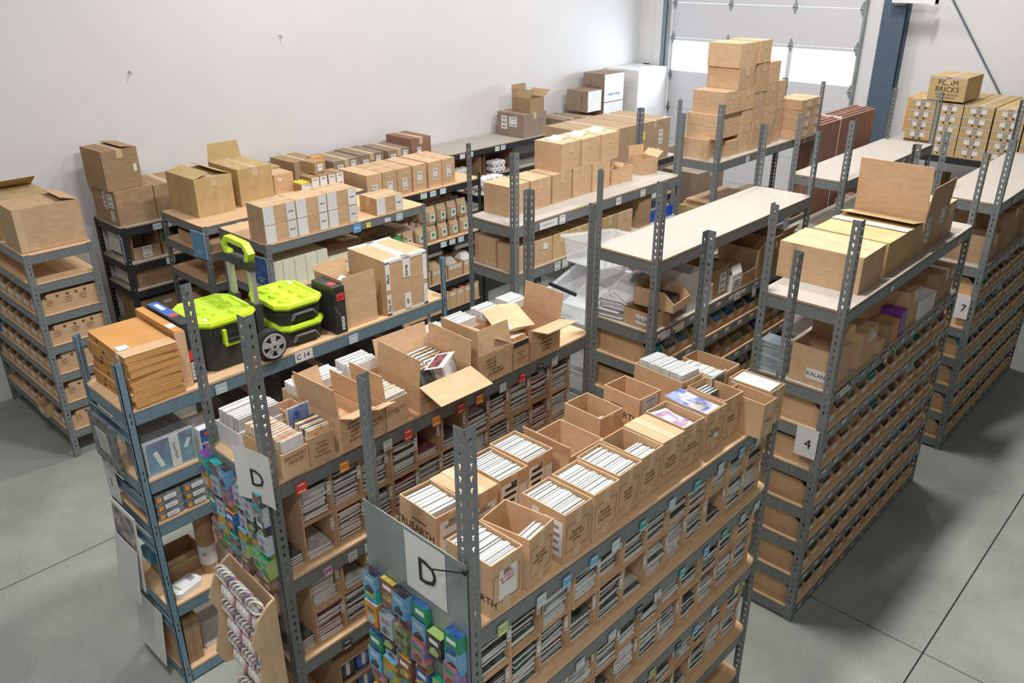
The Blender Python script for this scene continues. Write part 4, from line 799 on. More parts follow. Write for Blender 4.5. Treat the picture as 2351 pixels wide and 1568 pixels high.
# ------------------------------------------------------------------ racks along the long wall
LBL = (('+x', -.09, .07, .06, .11, 3), ('+x', .09, .075, .055, .1, 3))
for c in range(3):
    for r in range(2):
        if r == 0: continue
def white_box(lab, y, z): return cbox(lab, -5.19, y, z, .22, .262, .132, -1, 'kraft', 'y', labels=(('+x', -.088, .066, .082, .128, 0), ('+x', .09, .067, .07, .124, 1)), tm='tape_tan')
n3 = ('nearest', 'middle', 'farthest')
for c in range(3):
    for r in range(2): white_box(f'kraft box with two white labels, {n3[c]} in the {("lower", "upper")[r]} row of six', 2.995+.268*c, 1.581+.1335*r)
white_box('kraft box with two white labels standing apart past the six', 3.98, 1.581)
b = cbox('battered large kraft box with handwriting, nearer of two on the same grey rack', -6.3, 3.03, 1.576, .46, .32, .3, .5, 'kraft_yellow', 'x'); flap(b, '+y', .46, .32, .3, .12, -70, 'kraft_yellow', taper=.03); flap(b, '-y', .46, .32, .3, .14, -76, 'kraft_yellow', taper=.02)
plate(b, 'tape', '+x', .46, .32, .03, .1, .05, .2, 'kraft_yellow')
b = cbox('battered large kraft box with a raised back flap, farther of the two', -6.34, 3.42, 1.576, .46, .31, .305, .5, 'kraft_yellow', 'x'); flap(b, '-x', .46, .31, .305, .14, 4, 'kraft_yellow', taper=.02)
cbox('plain red-brown kraft box right of the two battered boxes', -6.36, 3.77, 1.576, .2, .19, .165, 0, 'kraft', 'x', labels=(('+x', -.04, .12, .03, .025, 0),))
t = obox('small open kraft box holding yellow balls', -6.22, 3.925, 1.576, .17, .135, .07, 0, 'kraft_brown', name='open_cardboard_box'); plate(t, 'shipping_label', '+x', .17, .135, 0, .035, .13, .065, 'paper', 2)
k = 0
for i in range(3):
    for j in range(3):
        tag(link('ball', cached('ball', lambda: MB().loft([[(.021*math.sin(a)*math.cos(2*PI*q/10), .021*math.sin(a)*math.sin(2*PI*q/10), .021*math.cos(a)) for q in range(10)] for a in (.15, .6, 1.1, 1.57, 2.1, 2.6, 3.0)][::-1]).mesh('ball', ['yellow'])), None, (-6.265+.045*i, 3.885+.04*j, 1.64)), 'yellow ball in the small open kraft box', 'ball', 'yellow balls in the small kraft box')
for i, y in enumerate((4.0, 4.085, 4.175, 4.26)):
    cbox(f'brown box with a full white front label, {ORD[i+1]} right of the yellow balls', -6.22, y, 1.576, .18, .08, .112+.003*(i % 2), 0, 'kraft_brown', None, labels=(('+x', 0, .056, .075, .105, 2),))
cbox('small brown box with a tilted white label atop the white-fronted boxes', -6.3, 4.1, 1.695, .18, .13, .1, 10, 'kraft_brown', None, labels=(('+x', 0, .05, .06, .06, 1),))
cbox('orange-brown open-topped box behind the small tilted-label box', -6.42, 4.22, 1.576, .1, .12, .22, 0, 'mailer', None)
b = cbox('large wide kraft box filling the end of the leftmost rack', -6.24, 1.81, 1.6, .33, .43, .3, -1, 'kraft', None); flap(b, '+y', .33, .43, .3, .12, -75, 'kraft'); plate(b, 'tape', '+x', .33, .43, -.19, .15, .05, .29, 'tape_tan'); plate(b, 'tape', '+x', .33, .43, -.13, .03, .06, .05, 'tape_tan')
b = cbox('flattened kraft box behind the large wide one on the leftmost rack', -6.72, 1.8, 1.6, .42, .4, .27, 0, 'kraft_yellow', None); flap(b, '-x', .42, .4, .27, .16, -60, 'kraft_yellow')
b = cbox('brown box with four white labels under the topmost left box', -7.12, 2.735, 1.401, .43, .325, .29, 2, 'kraft_brown', None, labels=(('-y', .02, .2, .07, .13, 3), ('-y', .12, .2, .09, .12, 3), ('-y', .11, .07, .07, .09, 2), ('-y', .03, .22, .04, .2, 1)))
cbox('brown box with an open corner right of the four-label box', -7.12, 3.06, 1.401, .43, .29, .285, -1, 'kraft_brown', 'x')
b = cbox('kraft box stacked highest against the wall on the black rack', -7.12, 2.69, 1.694, .36, .3, .325, 3, 'kraft_brown', 'x', labels=(('+x', .11, .16, .03, .06, 0),)); flap(b, '+y', .36, .3, .325, .13, -82, 'kraft_brown')
gy_ = [(4.88, .33, .17, 'first'), (5.2, .3, .18, 'second'), (5.56, .3, .17, 'third')]
for y, w_, h_, nm in gy_: cbox(f'grey-brown sealed box, {nm} in the row atop the black wall rack', -7.1, y, 1.401, .44, w_, h_+.02, 0, 'kraft_grey', 'x', labels=(('+x', -.08, .1, .07, .1, 2), ('+x', .08, .12, .06, .1, 2)))
cbox('dark red-brown box at the far end of the grey-brown row', -7.08, 5.86, 1.401, .42, .28, .27, 0, 'kraft_red', 'x', labels=(('+x', -.03, .12, .06, .1, 2),))
for i, y in enumerate((3.6, 4.0, 4.45)): cbox(f'brown box at the back of the wall rack, {n3[i]} of three behind the battered boxes', -7.14, y, 1.401, .4, .3, .24 if i else .18, 2, 'kraft_brown' if i != 1 else 'kraft_yellow', 'x')
for i in range(6):
    y = 4.51+.176*i+(.0, .0, .0, .01, .03, .03)[i]
    cbox(f'tall kraft box with a white label, {ORD[i+1]} of six above the burlap bags', -6.17, y, 1.401, .42, .168, .25, 0, 'kraft', 'y', labels=(('+x', .0, .1+.03*(i > 2), .06, .11, 2),))
# mug box and bead rolls
def openfront(lab, cx, cy, z, lx, ly, h, m):
    t = thing('open_cardboard_box', lab, 'box', (cx, cy, z)); b = MB(); x, y, e = lx/2, ly/2, .005
    for q in ((-x, x, -y, y, 0, e), (-x, x, -y, y, h-e, h), (-x, -x+e, -y, y, e, h-e), (-x, x, -y, -y+e, e, h-e), (-x, x, y-e, y, e, h-e)): b.box(*q)
    link('body', b.mesh('body', [m]), t); return t
t = openfront('brown box lying open-fronted with white rolls spilling out', -7.09, 6.53, 1.081, .4, .5, .24, 'kraft_brown'); plate(t, 'shipping_label', '+x', .4, .5, -.21, .11, .07, .12, 'paper', 2)
t = openfront('brown box lying open-fronted with white rolls, farther one', -7.09, 7.1, 1.081, .4, .5, .24, 'kraft_red')
rm = cached('roll', lambda: MB().tube((-.06, 0, 0), (.06, 0, 0), .034, 12).tube((.06, 0, 0), (.0605, 0, 0), .01, 8, 1).mesh('bead_roll', ['tape_white', 'ink_grey']))
for k in range(6): tag(link('bead_roll', rm, None, (-6.93, 6.42+.072*(k % 3), 1.121+.069*(k//3))), 'white roll packed in the nearer open-fronted brown box', 'roll', 'white rolls in the nearer brown box')
for k in range(6): tag(link('bead_roll', rm, None, (-6.93, 7.0+.072*(k % 3), 1.121+.069*(k//3))), 'white roll packed in the farther open-fronted brown box', 'roll', 'white rolls in the farther brown box')
for k in range(12): tag(link('bead_roll', rm, None, (-6.2+.05*(k//6), 5.92+.075*(k % 6 if k < 6 else k % 6), 1.215+.066*(k//6)), (0, 0, .2*(k % 3))), 'white roll heaped on the black rack beside the burlap bags', 'roll', 'white rolls heaped on the black rack')
# burlap bags
bg = cached('bag', lambda: MB().loft([octo(-.035, .035, -.055, .055, .015, 0), octo(-.045, .045, -.062, .062, .02, .04), octo(-.04, .04, -.06, .06, .02, .12), octo(-.012, .012, -.058, .058, .006, .155), octo(-.008, .008, -.06, .06, .004, .17)]).mesh('bag', ['burlap']))
def bag(lab, x, y, z, grp, rz=0):
    t = thing('burlap_bag', lab, 'bag', (x, y, z), rz, 0, grp); link('sack', bg, t); plate(t, 'paper_label', '+x', .09, .12, 0, .07, .065, .08, 'paper', 0); plate(t, 'leaf_print', '+x', .09, .12, 0, .075, .025, .03, 'green', off=.003); link('clear_tip', cached('btip', lambda: MB().box(-.007, .007, -.058, .058, .168, .178).mesh('clear_tip', ['cling'])), t)
for k in range(7): bag(f'burlap bag with white label, {ORD[k+1]} along the shelf edge under six boxes', -5.99, 4.72+.15*k, .861, None, .05*(k % 3-1))
for k in range(4): bag(f'burlap bag with white label, {ORD[k+1]} in the upper tier on the bags below', -6.0, 5.18+.14*k, 1.036, None, .04*(k % 3-1))
for k in range(8):
    for j in range(3): bag('burlap bag packed in rows behind the front burlap bags', -6.1-.095*j, 4.55+.15*k, .861, 'burlap bags packed behind the front row')
for k in range(4):
    for j in range(2): bag('burlap bag packed behind the upper tier of burlap bags', -6.1-.095*j, 5.18+.14*k, 1.036, 'burlap bags packed behind the upper tier')
for i in range(4):
    t = obox(f'kraft bin with three white labels, {ORD[i+1]} on the shelf below the burlap bags', -6.08, 5.0+.22*i, .421, .3, .2, .15, 0, 'kraft')
    for u in (-.06, .0, .06): plate(t, 'shelf_label', '+x', .3, .2, u, .115, .05, .035, 'paper', 1)
    tag(link('cloth_bundle', MB().loft([octo(-.1, .1, -.07, .07, .03, .06), octo(-.12, .12, -.08, .08, .03, .13), octo(-.06, .07, -.05, .04, .02, .19)]).mesh('cloth_bundle', [('dark_blue', 'burlap', 'paper_grey', 'tape_white')[i]]), None, (-6.08, 5.0+.22*i, .425)), f'{("dark blue", "tan", "grey", "white")[i]} bundle in a kraft bin below the burlap bags', 'bundle')
for i in range(12):
    t = obox(f'kraft bin, {ORD[i+1]} in the low row below the labelled bins', -6.05, 4.5+.108*i, .101, .3, .104, .2, 0, 'kraft'); plate(t, 'shelf_label', '+x', .3, .104, 0, .16, .06, .03, 'paper', 1)
# cream boxes under the white-label boxes
for r in range(2):
    for k in range(9 - 4*r):
        t = cbox(f'small cream box, {ORD[k+1]} along the {("lower", "upper")[r]} row under the white-label boxes', -5.2, 2.93+.098*k, 1.211+.107*r, .2, .094, .106, 0, 'cream_box', None)
        if r == 0 and k > 3: plate(t, 'printed_word', '+x', .2, .094, 0, .07, .045, .012, ('red_sticker', 'blue_print')[k % 2])
t = obox('open brown box with white label and green cloth beside cream boxes', -5.22, 3.93, 1.211, .2, .16, .13, 0, 'kraft_brown', flaps=(('-x', .05, 10),)); plate(t, 'shipping_label', '+x', .2, .16, 0, .06, .12, .08, 'paper', 2)
tag(link('cloth_bundle', MB().loft([octo(-.06, .06, -.05, .05, .02, 0), octo(-.07, .07, -.07, .07, .03, .06), octo(-.03, .04, -.02, .03, .01, .12)]).mesh('cloth_bundle', ['green']), None, (-5.2, 4.1, 1.211)), 'green cloth bundle right of the open brown box', 'bundle')
leafs('flat_carton', 'flattened grey-brown carton under the single white-label box', 'carton', -5.45, 4.12, 1.33, .4, .34, 3, .01, 'kraft_grey', 5, 0, 0, 'flattened cartons under the single white-label box', .02, 'kraft_grey')
for i, (y, z, w_) in enumerate(((2.98, .801, .24), (3.3, .801, .3), (3.7, .801, .3), (4.1, .801, .3), (3.1, .401, .4), (3.7, .401, .5))): cbox(f'brown carton low on the rack of white-label boxes, {ORD[i+1]} counting upward', -5.35, y, z, .45, w_, .22, 0, 'kraft_brown', 'x')
for i, (y, z, w_, h_) in enumerate(((3.0, 1.361, .4, .1), (3.35, 1.361, .25, .12), (3.05, .701, .45, .2), (3.7, .701, .5, .25))): obox(f'low kraft tray, {ORD[i+1]} counting downward under the battered boxes', -6.1, y, z, .45, w_, h_, 0, 'kraft')
cbox('brown carton at the back under the battered kraft boxes', -6.25, 3.7, 1.111, .35, .6, .2, 0, 'kraft_brown', 'x')
# blue posters on the rack ends
for lab, x, y, z, rz, w_, h_ in (('blue poster hanging at the near end of the black wall rack', -6.83, 2.53, 1.14, -.25, .16, .2), ('blue poster hanging at the corner of the battered-box rack', -5.87, 2.74, 1.33, .1, .18, .21), ('blue poster hanging at the corner of the cream-box rack', -5.13, 2.82, 1.27, .1, .16, .22)):
    t = thing('poster', lab, 'poster', (x, y, z), rz); link('sheet', MB().box(-w_/2, w_/2, -.0015, .0015, 0, h_).mesh('sheet', ['paper_blue']), t); plate(t, 'picture', '-y', w_, .003, 0, h_/2, w_*.94, h_*.95, 'deck_sky blue' if 'battered' in lab else 'deck_navy'); text(t, 'lettering', 'Over the\nBlue', .02, '-y', w_, .003, 0, h_*.22, 'ink_white', off=.0025)
# bins on the black wall rack
for i in range(3):
    t = openfront(f'brown open bin with dark stock, {ORD[i+1]} on the black wall rack', -7.09, 2.76+.26*i, 1.0815, .36, .235, .225, 'kraft_brown'); plate(t, 'shipping_label', '+x', .36, .235, 0, .06, .08, .1, 'paper', 2); link('front_lip', MB().box(.176, .18, -.112, .112, .005, .11).mesh('front_lip', ['kraft_brown']), t)
tag(link('foliage_bundle', MB().loft([octo(-.04, .04, -.04, .04, .01, 0), octo(-.06, .06, -.07, .07, .02, .09), octo(-.02, .05, -.06, .02, .01, .2)]).mesh('foliage_bundle', ['leafgreen']), None, (-6.98, 2.98, 1.1)), 'green artificial foliage sticking out of a brown bin', 'foliage')
for i in range(2): cbox(f'brown carton with small labels, {("nearer", "farther")[i]} on the low shelf of the black wall rack', -7.08, 2.78+.4*i, .451, .4, .36, .27, 0, 'kraft_brown', None, labels=(('+x', -.08, .22, .08, .03, 0), ('+x', .06, .22, .08, .03, 0), ('+x', .0, .1, .03, .03, 0)))
for i in range(3): cbox(f'kraft carton, {ORD[i+1]} on the middle shelf of the black wall rack', -7.1, 2.8+.4*i, .841, .4, .34, .17, 0, 'kraft_brown', None)
for i in range(2):
    tag(link('white_card_sheet', MB().box(-.15, .15, -.004, .004, 0, .19).mesh('white_card_sheet', ['paper']), None, (-7.12, 2.6, (1.12, .86)[i]), (0, .0, 0)), f'white card panel tied inside the black rack end, {("upper", "lower")[i]} one', 'panel')
# leftmost rack bins
def bin_mesh(w, d, h, lip, m):
    def mk():
        b = MB(); t = .004; x = d/2; y = w/2
        b.box(-x, x, -y, y, 0, t); b.box(-x, -x+t, -y, y, t, h); b.box(x-t, x, -y, y, t, lip)
        for s in (-1, 1): b.prism([(-x, t), (x, t), (x, lip), (x-(h-lip)*1.1, h), (-x, h)], 'y', *((-y, -y+t) if s < 0 else (y-t, y)))
        return b.mesh('bin', [m])
    return cached(('bin', w, d, h, lip, m), mk)
LV = ('second', 'third', 'fourth', 'fifth', 'sixth', 'bottom')
for li, z in enumerate((1.147, .914, .69, .453, .223)):
    for c in range(8 if li != 2 else 7):
        if li == 4 and c > 5: continue
        x = -6.12-.16*c; off = -.05 if (li == 4 and c == 2) else 0
        t = thing('kraft_bin', f'{ORD[c+1]} kraft bin from the near corner, {LV[li+1]} shelf of the leftmost rack', 'bin', (x, 1.80+off, z+.001), -PI/2)
        link('body', bin_mesh(.15, .42, .14, .07, 'kraft'), t); plate(t, 'bin_label', '+x', .42, .15, 0, .045, .09, .03, 'paper', 1)
        if c == 0:
            for u in (-.13, .0, .1):
                plate(t, 'printed_text', '+y', .42, .15, u, .075, .07, .05, 'kraft_print', 3, lm='ink_brown')
            for u in (-.15, -.07, .0, .06, .12): plate(t, 'printed_icon', '+y', .42, .15, u, .115, .018, .018, 'ink_brown')
            tag(link('paper_stack', MB().box(-.055, .055, -.12, .12, 0, .1).mesh('paper_stack', ['paper' if li != 1 else 'pale_green']), None, (x, 1.83, z+.006)), f'white paper bundle in the near corner bin, {LV[li+1]} shelf of leftmost rack', 'paper')
obox('blue plastic tote by the wall on the fifth shelf of the leftmost rack', -7.24, 1.76, .691, .15, .35, .12, 0, 'blue_plastic', name='plastic_tote', cat='tote')
# ------------------------------------------------------------------ far corner
b = cbox('taped box with two labels at the far end of the black wall rack', -7.1, 7.72, 1.421, .44, .42, .28, 0, 'kraft_grey', 'x', labels=(('-y', -.1, .16, .1, .16, 3), ('-y', .05, .18, .13, .12, 2)))
b = obox('small open box with flaps wide open atop the taped corner box', -7.05, 7.78, 1.702, .3, .26, .17, 0, 'kraft_brown', flaps=(('-x', .14, 5), ('+y', .14, 60), ('-y', .12, -40)))
cbox('box right of the taped corner box on the black wall rack', -7.08, 8.42, 1.421, .44, .4, .13, 0, 'kraft_grey', 'x')
cbox('long brown box lying right of the taped corner box', -7.0, 8.77, 1.421, .6, .25, .1, 0, 'kraft_brown', 'x')
for i, (y, z, h_) in enumerate(((9.1, 1.28, .2), (9.1, 1.0, .27), (9.1, .4, .59), (9.5, .4, .6), (9.5, 1.01, .27), (9.45, 1.29, .25))):
    if i in (2, 3): cbox(f'tall brown carton on the floor, {("nearer", "farther")[i-2]} of the corner pair', -7.1, y, .001, .5, .38, .99, 0, 'kraft_grey', None)
    elif i in (1, 4): cbox(f'grey-brown carton {("under the small printed carton", "under the tall printed cartons")[i//4]} in the corner', -7.1, y, z, .5, .38, .27, 0, 'kraft_grey', None)
b = cbox('white-sided printed carton with sideways lettering in the far corner', -7.12, 8.98, 1.56, .36, .29, .27, 0, 'kraft_grey', None); plate(b, 'white_face', '+x', .36, .29, 0, .135, .285, .265, 'tile_white'); text(b, 'lettering', 'extra long', .045, '-y', .36, .29, .08, .135, 'ink_brown', rot=-PI/2)
for i in range(2):
    b = cbox(f'printed paper-goods carton, {("lower", "upper")[i]} of two against the corner', -7.12, 9.4, 1.283+.368*i, .36, .44, .365, 0, 'kraft_grey', None); plate(b, 'white_face', '+x', .36, .44, 0, .18, .43, .355, 'tile_white'); text(b, 'lettering', 'toilet paper' if i else 'ply', .055, '-y', .36, .44, 0, .2, 'ink_brown'); text(b, 'lettering', 'extra long', .06, '+x', .36, .44, 0, .1, 'blue_print', off=.0035)
t = thing('white_cabinet', 'tall plain white cabinet in the far corner beside the roller door', 'cabinet', (-7.1, 10.15, 0)); link('carcass', MB().box(-.27, .25, -.35, .35, 0, 2.02).mesh('carcass', ['white_plastic']), t); link('door', MB().box(.25, .27, -.345, .345, .05, 2.015).mesh('door', ['white_plastic']), t); link('handle', MB().box(.27, .29, -.3, -.28, 1.0, 1.2).mesh('handle', ['zinc']), t)
for i, (y, w_, lab) in enumerate(((7.18, .74, 'nearer'), (7.87, .6, 'farther'))):
    t = cbox(f'big stretch-wrapped carton with stickers, {lab} of two behind the eight-box rack', -5.57, y, 1.341, .7, w_, .44, 0, 'kraft_brown', 'x', labels=(('+x', .12, .25, .08, .16, 3), ('+x', -.02, .12, .06, .06, 0), ('+x', .08, .1, .06, .06, 0)) if i else (('+x', .24, .1, .05, .06, 0), ('+x', .3, .14, .05, .07, 0)))
    plate(t, 'hazard_sticker', '+x', .7, w_, -.28 if not i else -.22, .3, .07, .09, 'yellow'); link('film', MB().box(-.355, .355, -w_/2-.005, w_/2+.005, .02, .447).mesh('film', ['glass']), t)
cbox('green-based small carton in front of the wrapped cartons', -5.25, 7.05, 1.1, .1, .2, .15, 0, 'kraft_yellow', None)
for i, (x, y, w_) in enumerate(((-5.9, 8.75, .5), (-5.3, 8.9, .6), (-4.7, 8.9, .4))): cbox(f'brown carton on the floor before the roller door, {n3[i]} from the wall side', x, y, .001, .5, w_, 1.28-.2*i, 0, 'kraft_grey', 'x')
for i in range(5): cbox(f'brown carton heaped on the floor below the roller door, {ORD[i+1]} from the left', -3.2+.34*(i % 3), 8.32+.42*(i//3), .001, .32, .38, 1.0+.1*(i % 3)+.1*(i//3), 0, 'kraft_red' if i % 2 else 'kraft_brown', 'x')
# far right cartons
t = thing('flat_carton_stack', 'tall brown flat cartons bundled upright before the steel column', 'carton bundle', (-3.56, 8.78, .0)); 
b = MB()
for i in range(6): b.box(-.12+.04*i, -.082+.04*i, -.7, .7, .0, 1.93-.01*(i % 3))
link('sheets', b.mesh('sheets', ['kraft_red']), t); link('strap', MB().box(-.122, .121, -.2, -.19, .0, 1.935).mesh('strap', ['tape_white']), t)
def strapped(lab, x, y, z, w, d, h, l=True):
    t = cbox(lab, x, y, z, w, d, h, 0, 'kraft_yellow', 'y'); 
    if l:
        plate(t, 'shipping_label', '-y', w, d, 0, h*.5, w*.55, h*.42, 'paper', 0); 
        for u in (-.03, .03): plate(t, 'printed_mark', '-y', w, d, u, h*.12, .016, .016, 'ink')
    plate(t, 'clear_tape', '-y', w, d, 0, h-.012, w, .02, 'cling'); return t
cn = ('first', 'second', 'third', 'fourth', 'fifth')
for c, (x, n, w_) in enumerate(((-2.86, 4, .25), (-2.6, 5, .25), (-2.33, 5, .27), (-2.05, 5, .26), (-1.78, 5, .25))):
    for r in range(n):
        h_ = .1
        z0 = 1.581+(.12 if c == 0 else 0)
        strapped(f'strapped yellow-brown carton, {cn[c]} column from the left, {cn[r]} from its bottom', x, 9.65, z0+r*.1015, w_, .98, h_)
tag(link('support_board', MB().box(-.13, .13, -.48, .48, 0, .115).mesh('support_board', ['kraft_red']), None, (-2.86, 9.65, 1.581)), 'red-brown packing block under the first strapped column', 'block')
t = strapped('kraft carton with hand-printed foam brick writing atop the strapped cartons', -2.66, 9.4, 2.1085, .35, .5, .23, False); text(t, 'handwriting', 'FOAM\nBRICKS', .07, '-y', .35, .5, 0, .14, 'ink', sp=.9); text(t, 'handwriting', 'FOAM SURFACE\nFOAM BRICK', .03, '-y', .35, .5, 0, .045, 'ink_brown', off=.0012)
cbox('orange-tan panel box left of the strapped cartons', -3.02, 9.5, 1.75, .05, .5, .35, 0, 'mailer', None)
for i in range(3): strapped(f'strapped carton on the shelf below, {n3[i]} from the column side', -2.75+.5*i, 9.45, 1.101, .3, .5, .2)
# ------------------------------------------------------------------ four-sign rack, upper shelves
b = cbox('crumpled kraft box with a caved-in lid at the near end of four-sign rack', -1.565, 4.055, 1.898, .43, .3, .19, 1, 'kraft', None); flap(b, '-y', .43, .3, .19, .17, -102, 'kraft', taper=-.01); flap(b, '+y', .43, .3, .19, .14, -96, 'kraft'); plate(b, 'printed_mark', '-y', .43, .3, .17, .03, .03, .02, 'ink')
b = cbox('yellowish crumpled box with open lid slot, second on four-sign rack', -1.555, 4.49, 1.898, .41, .5, .185, 0, 'kraft_yellow', None); flap(b, '-y', .41, .5, .185, .18, -98, 'kraft_yellow'); flap(b, '+y', .41, .5, .185, .16, -80, 'kraft_yellow'); plate(b, 'tape', 'top', .41, .5, 0, .02, .41, .06, 'tape_white', off=.19)
b = obox('open kraft box with a big creased lid standing up, third on four-sign rack', -1.55, 4.95, 1.898, .4, .38, .19, 0, 'kraft', flaps=(('-y', .3, 5), ('+x', .18, 4))); plate(b, 'shipping_label', '+x', .4, .38, -.12, .12, .06, .14, 'paper', 3); plate(b, 'shipping_label', '+x', .4, .38, .1, .17, .07, .1, 'paper', 2)
cbox('kraft box with a pale lid, fourth on four-sign rack', -1.54, 5.24, 1.898, .36, .16, .2, 0, 'kraft', 'x')
t = obox('kraft box with white lettered label on its end, four-sign rack', -1.425, 3.78, 1.464, .22, .2, .2, -1, 'kraft', flaps=(('+y', .09, 3),)); plate(t, 'name_label', '-y', .22, .2, .03, .06, .1, .055, 'paper'); text(t, 'lettering', 'KALAN', .03, '-y', .22, .2, .03, .06, 'ink', off=.002)
leafs('cardboard_sheet', 'loose cardboard sheet lying on the second shelf behind lettered box', 'cardboard', -1.63, 4.0, 1.465, .17, .3, 2, .005, 'kraft', 8, 0, 0, 'cardboard sheets behind the lettered box', .02, 'kraft')
cbox('kraft box with a small white label, second shelf of four-sign rack', -1.42, 4.1, 1.464, .22, .2, .2, 0, 'kraft', 'x', labels=(('+x', .05, .15, .05, .05, 2),))
leafs('blue_booklet', 'pale blue booklet stacked beside the lettered box', 'booklet', -1.64, 3.73, 1.464, .13, .1, 18, .0085, 'deck_pale blue', 0, 0, 0, 'pale blue booklets beside the lettered box', .004, 'deck_pale blue')
for i, (y, h_, m_, nm) in enumerate(((4.3, .07, 'kraft', 'low kraft'), (4.40, .13, 'kraft_brown', 'brown'), (4.50, .12, 'mailer', 'orange-brown'), (4.6, .15, 'deck_purple', 'dark purple'))): cbox(f'{nm} pack beside the tall boxes, second shelf of four-sign rack', -1.37, y, 1.464, .12, .085, h_, 0, m_, None, name='card_pack', cat='pack')
cbox('tall kraft box with white corner label, second shelf of four-sign rack', -1.46, 4.76, 1.464, .28, .19, .23, 0, 'kraft', 'x', labels=(('+x', .04, .18, .06, .06, 2),))
t = obox('white-fronted low box of packs, second shelf of four-sign rack', -1.42, 5.0, 1.464, .22, .26, .12, 0, 'paper'); 
cbox('kraft box at the far end of the second shelf, four-sign rack', -1.46, 5.32, 1.464, .28, .3, .2, 0, 'kraft_brown', 'x', labels=(('+x', .1, .15, .05, .06, 2),))
for i, (y, h_, w_) in enumerate(((6.35, .18, .3), (6.8, .28, .4), (7.3, .2, .4))): cbox(f'brown box {ORD[i+1]} along the second shelf of seven-sign rack', -1.5, y, 1.464, .35, w_, h_, 2, 'kraft_brown', 'x')
# ------------------------------------------------------------------ bare-top rack, second shelf
t = obox('small kraft box with white lettered label under the bare cream top', -2.47, 3.775, 1.464, .2, .19, .1, -2, 'kraft'); plate(t, 'name_label', '-y', .2, .19, .04, .05, .1, .055, 'paper'); text(t, 'lettering', 'KALAN', .03, '-y', .2, .19, .04, .05, 'ink', off=.002)
t = thing('kraft_bin', 'kraft open-front bin of dark packets resting on the lettered box', 'bin', (-2.44, 3.87, 1.565), .1); link('body', bin_mesh(.2, .26, .11, .05, 'kraft'), t)
tag(link('packet_bundle', MB().box(-.09, .08, -.07, .07, 0, .05).mesh('packet_bundle', ['black_print']), None, (-2.44, 3.87, 1.571), (0, 0, .1)), 'dark packets bundled in the open-front kraft bin', 'packets')
leafs('paper_sheet', 'white paper in the messy pile under the bare cream top', 'paper', -2.68, 3.76, 1.464, .16, .13, 16, .006, 'paper', 10, 0, 0, 'white papers in the messy pile', .025)
leafs('paper_sheet', 'white paper sliding off the top of the messy pile', 'paper', -2.64, 3.8, 1.575, .17, .13, 4, .004, 'paper', -20, .12, .1, 'white papers sliding off the messy pile', .02)
t = thing('plastic_wrap', 'crumpled clear plastic wrap heaped behind the paper pile', 'plastic wrap', (-2.685, 3.935, 1.4645)); link('heap', MB().loft([octo(-.1, .1, -.14, .14, .04, 0), octo(-.11, .12, -.15, .13, .04, .1), octo(-.05, .08, -.1, .08, .02, .19), octo(-.01, .04, -.03, .04, .01, .22)]).mesh('heap', ['wrap']), t)
for i in range(2): t = obox(f'white open carton, {("lower", "upper")[i]} of two under the bare cream top', -2.53, 4.14, 1.4645+.121*i, .3, .155, .12, 0, 'paper')
t = obox('open kraft box with tall white label under the bare cream top', -2.48, 4.42, 1.4645, .22, .18, .19, 0, 'kraft_brown'); plate(t, 'shipping_label', '+x', .22, .18, .03, .09, .08, .13, 'paper', 3)
t = obox('white open box with orange stripe beside the tall-label box', -2.43, 4.273, 1.4645, .14, .09, .12, 0, 'paper'); plate(t, 'orange_stripe', '+x', .14, .09, 0, .1, .08, .01, 'orange_sticker')
t = obox('white box with black writing under the bare cream top', -2.42, 4.6, 1.4645, .14, .12, .11, 0, 'paper', flaps=(('+x', .06, -20),)); plate(t, 'printed_text', '+x', .14, .14, 0, .05, .1, .05, 'paper', 3, lm='ink')
for i, (y, h_) in enumerate(((4.76, .09), (4.98, .2), (5.23, .22))): obox(f'open brown box, {ORD[i+1]} toward the far end under the bare cream top', -2.5, y, 1.464, .3, .16 if i == 0 else .23, h_, 0, 'kraft_brown', flaps=(('+x', .08, 30),) if i else ())
# clear drawers in the aisle
t = thing('wire_cart', 'grey cart in the aisle under the clear plastic bins', 'cart', (-3.1, 4.1, 0)); link('deck', MB().box(-.22, .22, -.3, .3, .55, .58).mesh('deck', ['steel']), t)
for sx in (-1, 1):
    for sy in (-1, 1): link('leg', MB().tube((sx*.2, sy*.28, 0), (sx*.2, sy*.28, .55), .014, 8).mesh('leg', ['steel']), t)
def cbin(lab, x, y, z, rz=0, rx=0, ry=0):
    t = thing('clear_bin', lab, 'plastic bin', (x, y, z)); t.rotation_euler = (rx, ry, rz)
    def mk():
        b = MB(); e = .004
        lo, hi = octo(-.16, .16, -.22, .22, .02, 0), octo(-.18, .18, -.25, .25, .025, .16)
        b.loft([lo, hi], 0, False); b.loft([octo(-.18, .18, -.25, .25, .025, .16), octo(-.2, .2, -.27, .27, .03, .162), octo(-.2, .2, -.27, .27, .03, .172)], 0, False); b.add(lo, [tuple(range(8))]); b.add(octo(-.16, .16, -.22, .22, .02, e), [tuple(range(8))])
        for k in range(-3, 4): b.box(.165, .182, k*.065-.002, k*.065+.002, .02, .15)
        return b.mesh('body', ['clear_plastic'])
    link('body', cached('cbin', mk), t); link('handle_slot', cached('cbs', lambda: MB().box(.172, .184, -.04, .04, .12, .145).mesh('handle_slot', ['tape_tan'])), t); return t
for i in range(4): cbin(f'clear plastic bin, {("lowest", "second", "third", "fourth")[i]} of the nested stack in the aisle', -3.1, 4.1, .581+.176*i, .03*i)
cbin('clear plastic bin tilted on its side atop the nested stack', -3.08, 4.0, 1.34, .1, .2, .05); cbin('clear plastic bin tipped backward at the top of the aisle stack', -3.12, 4.22, 1.57, -.1, -.12, -.05)
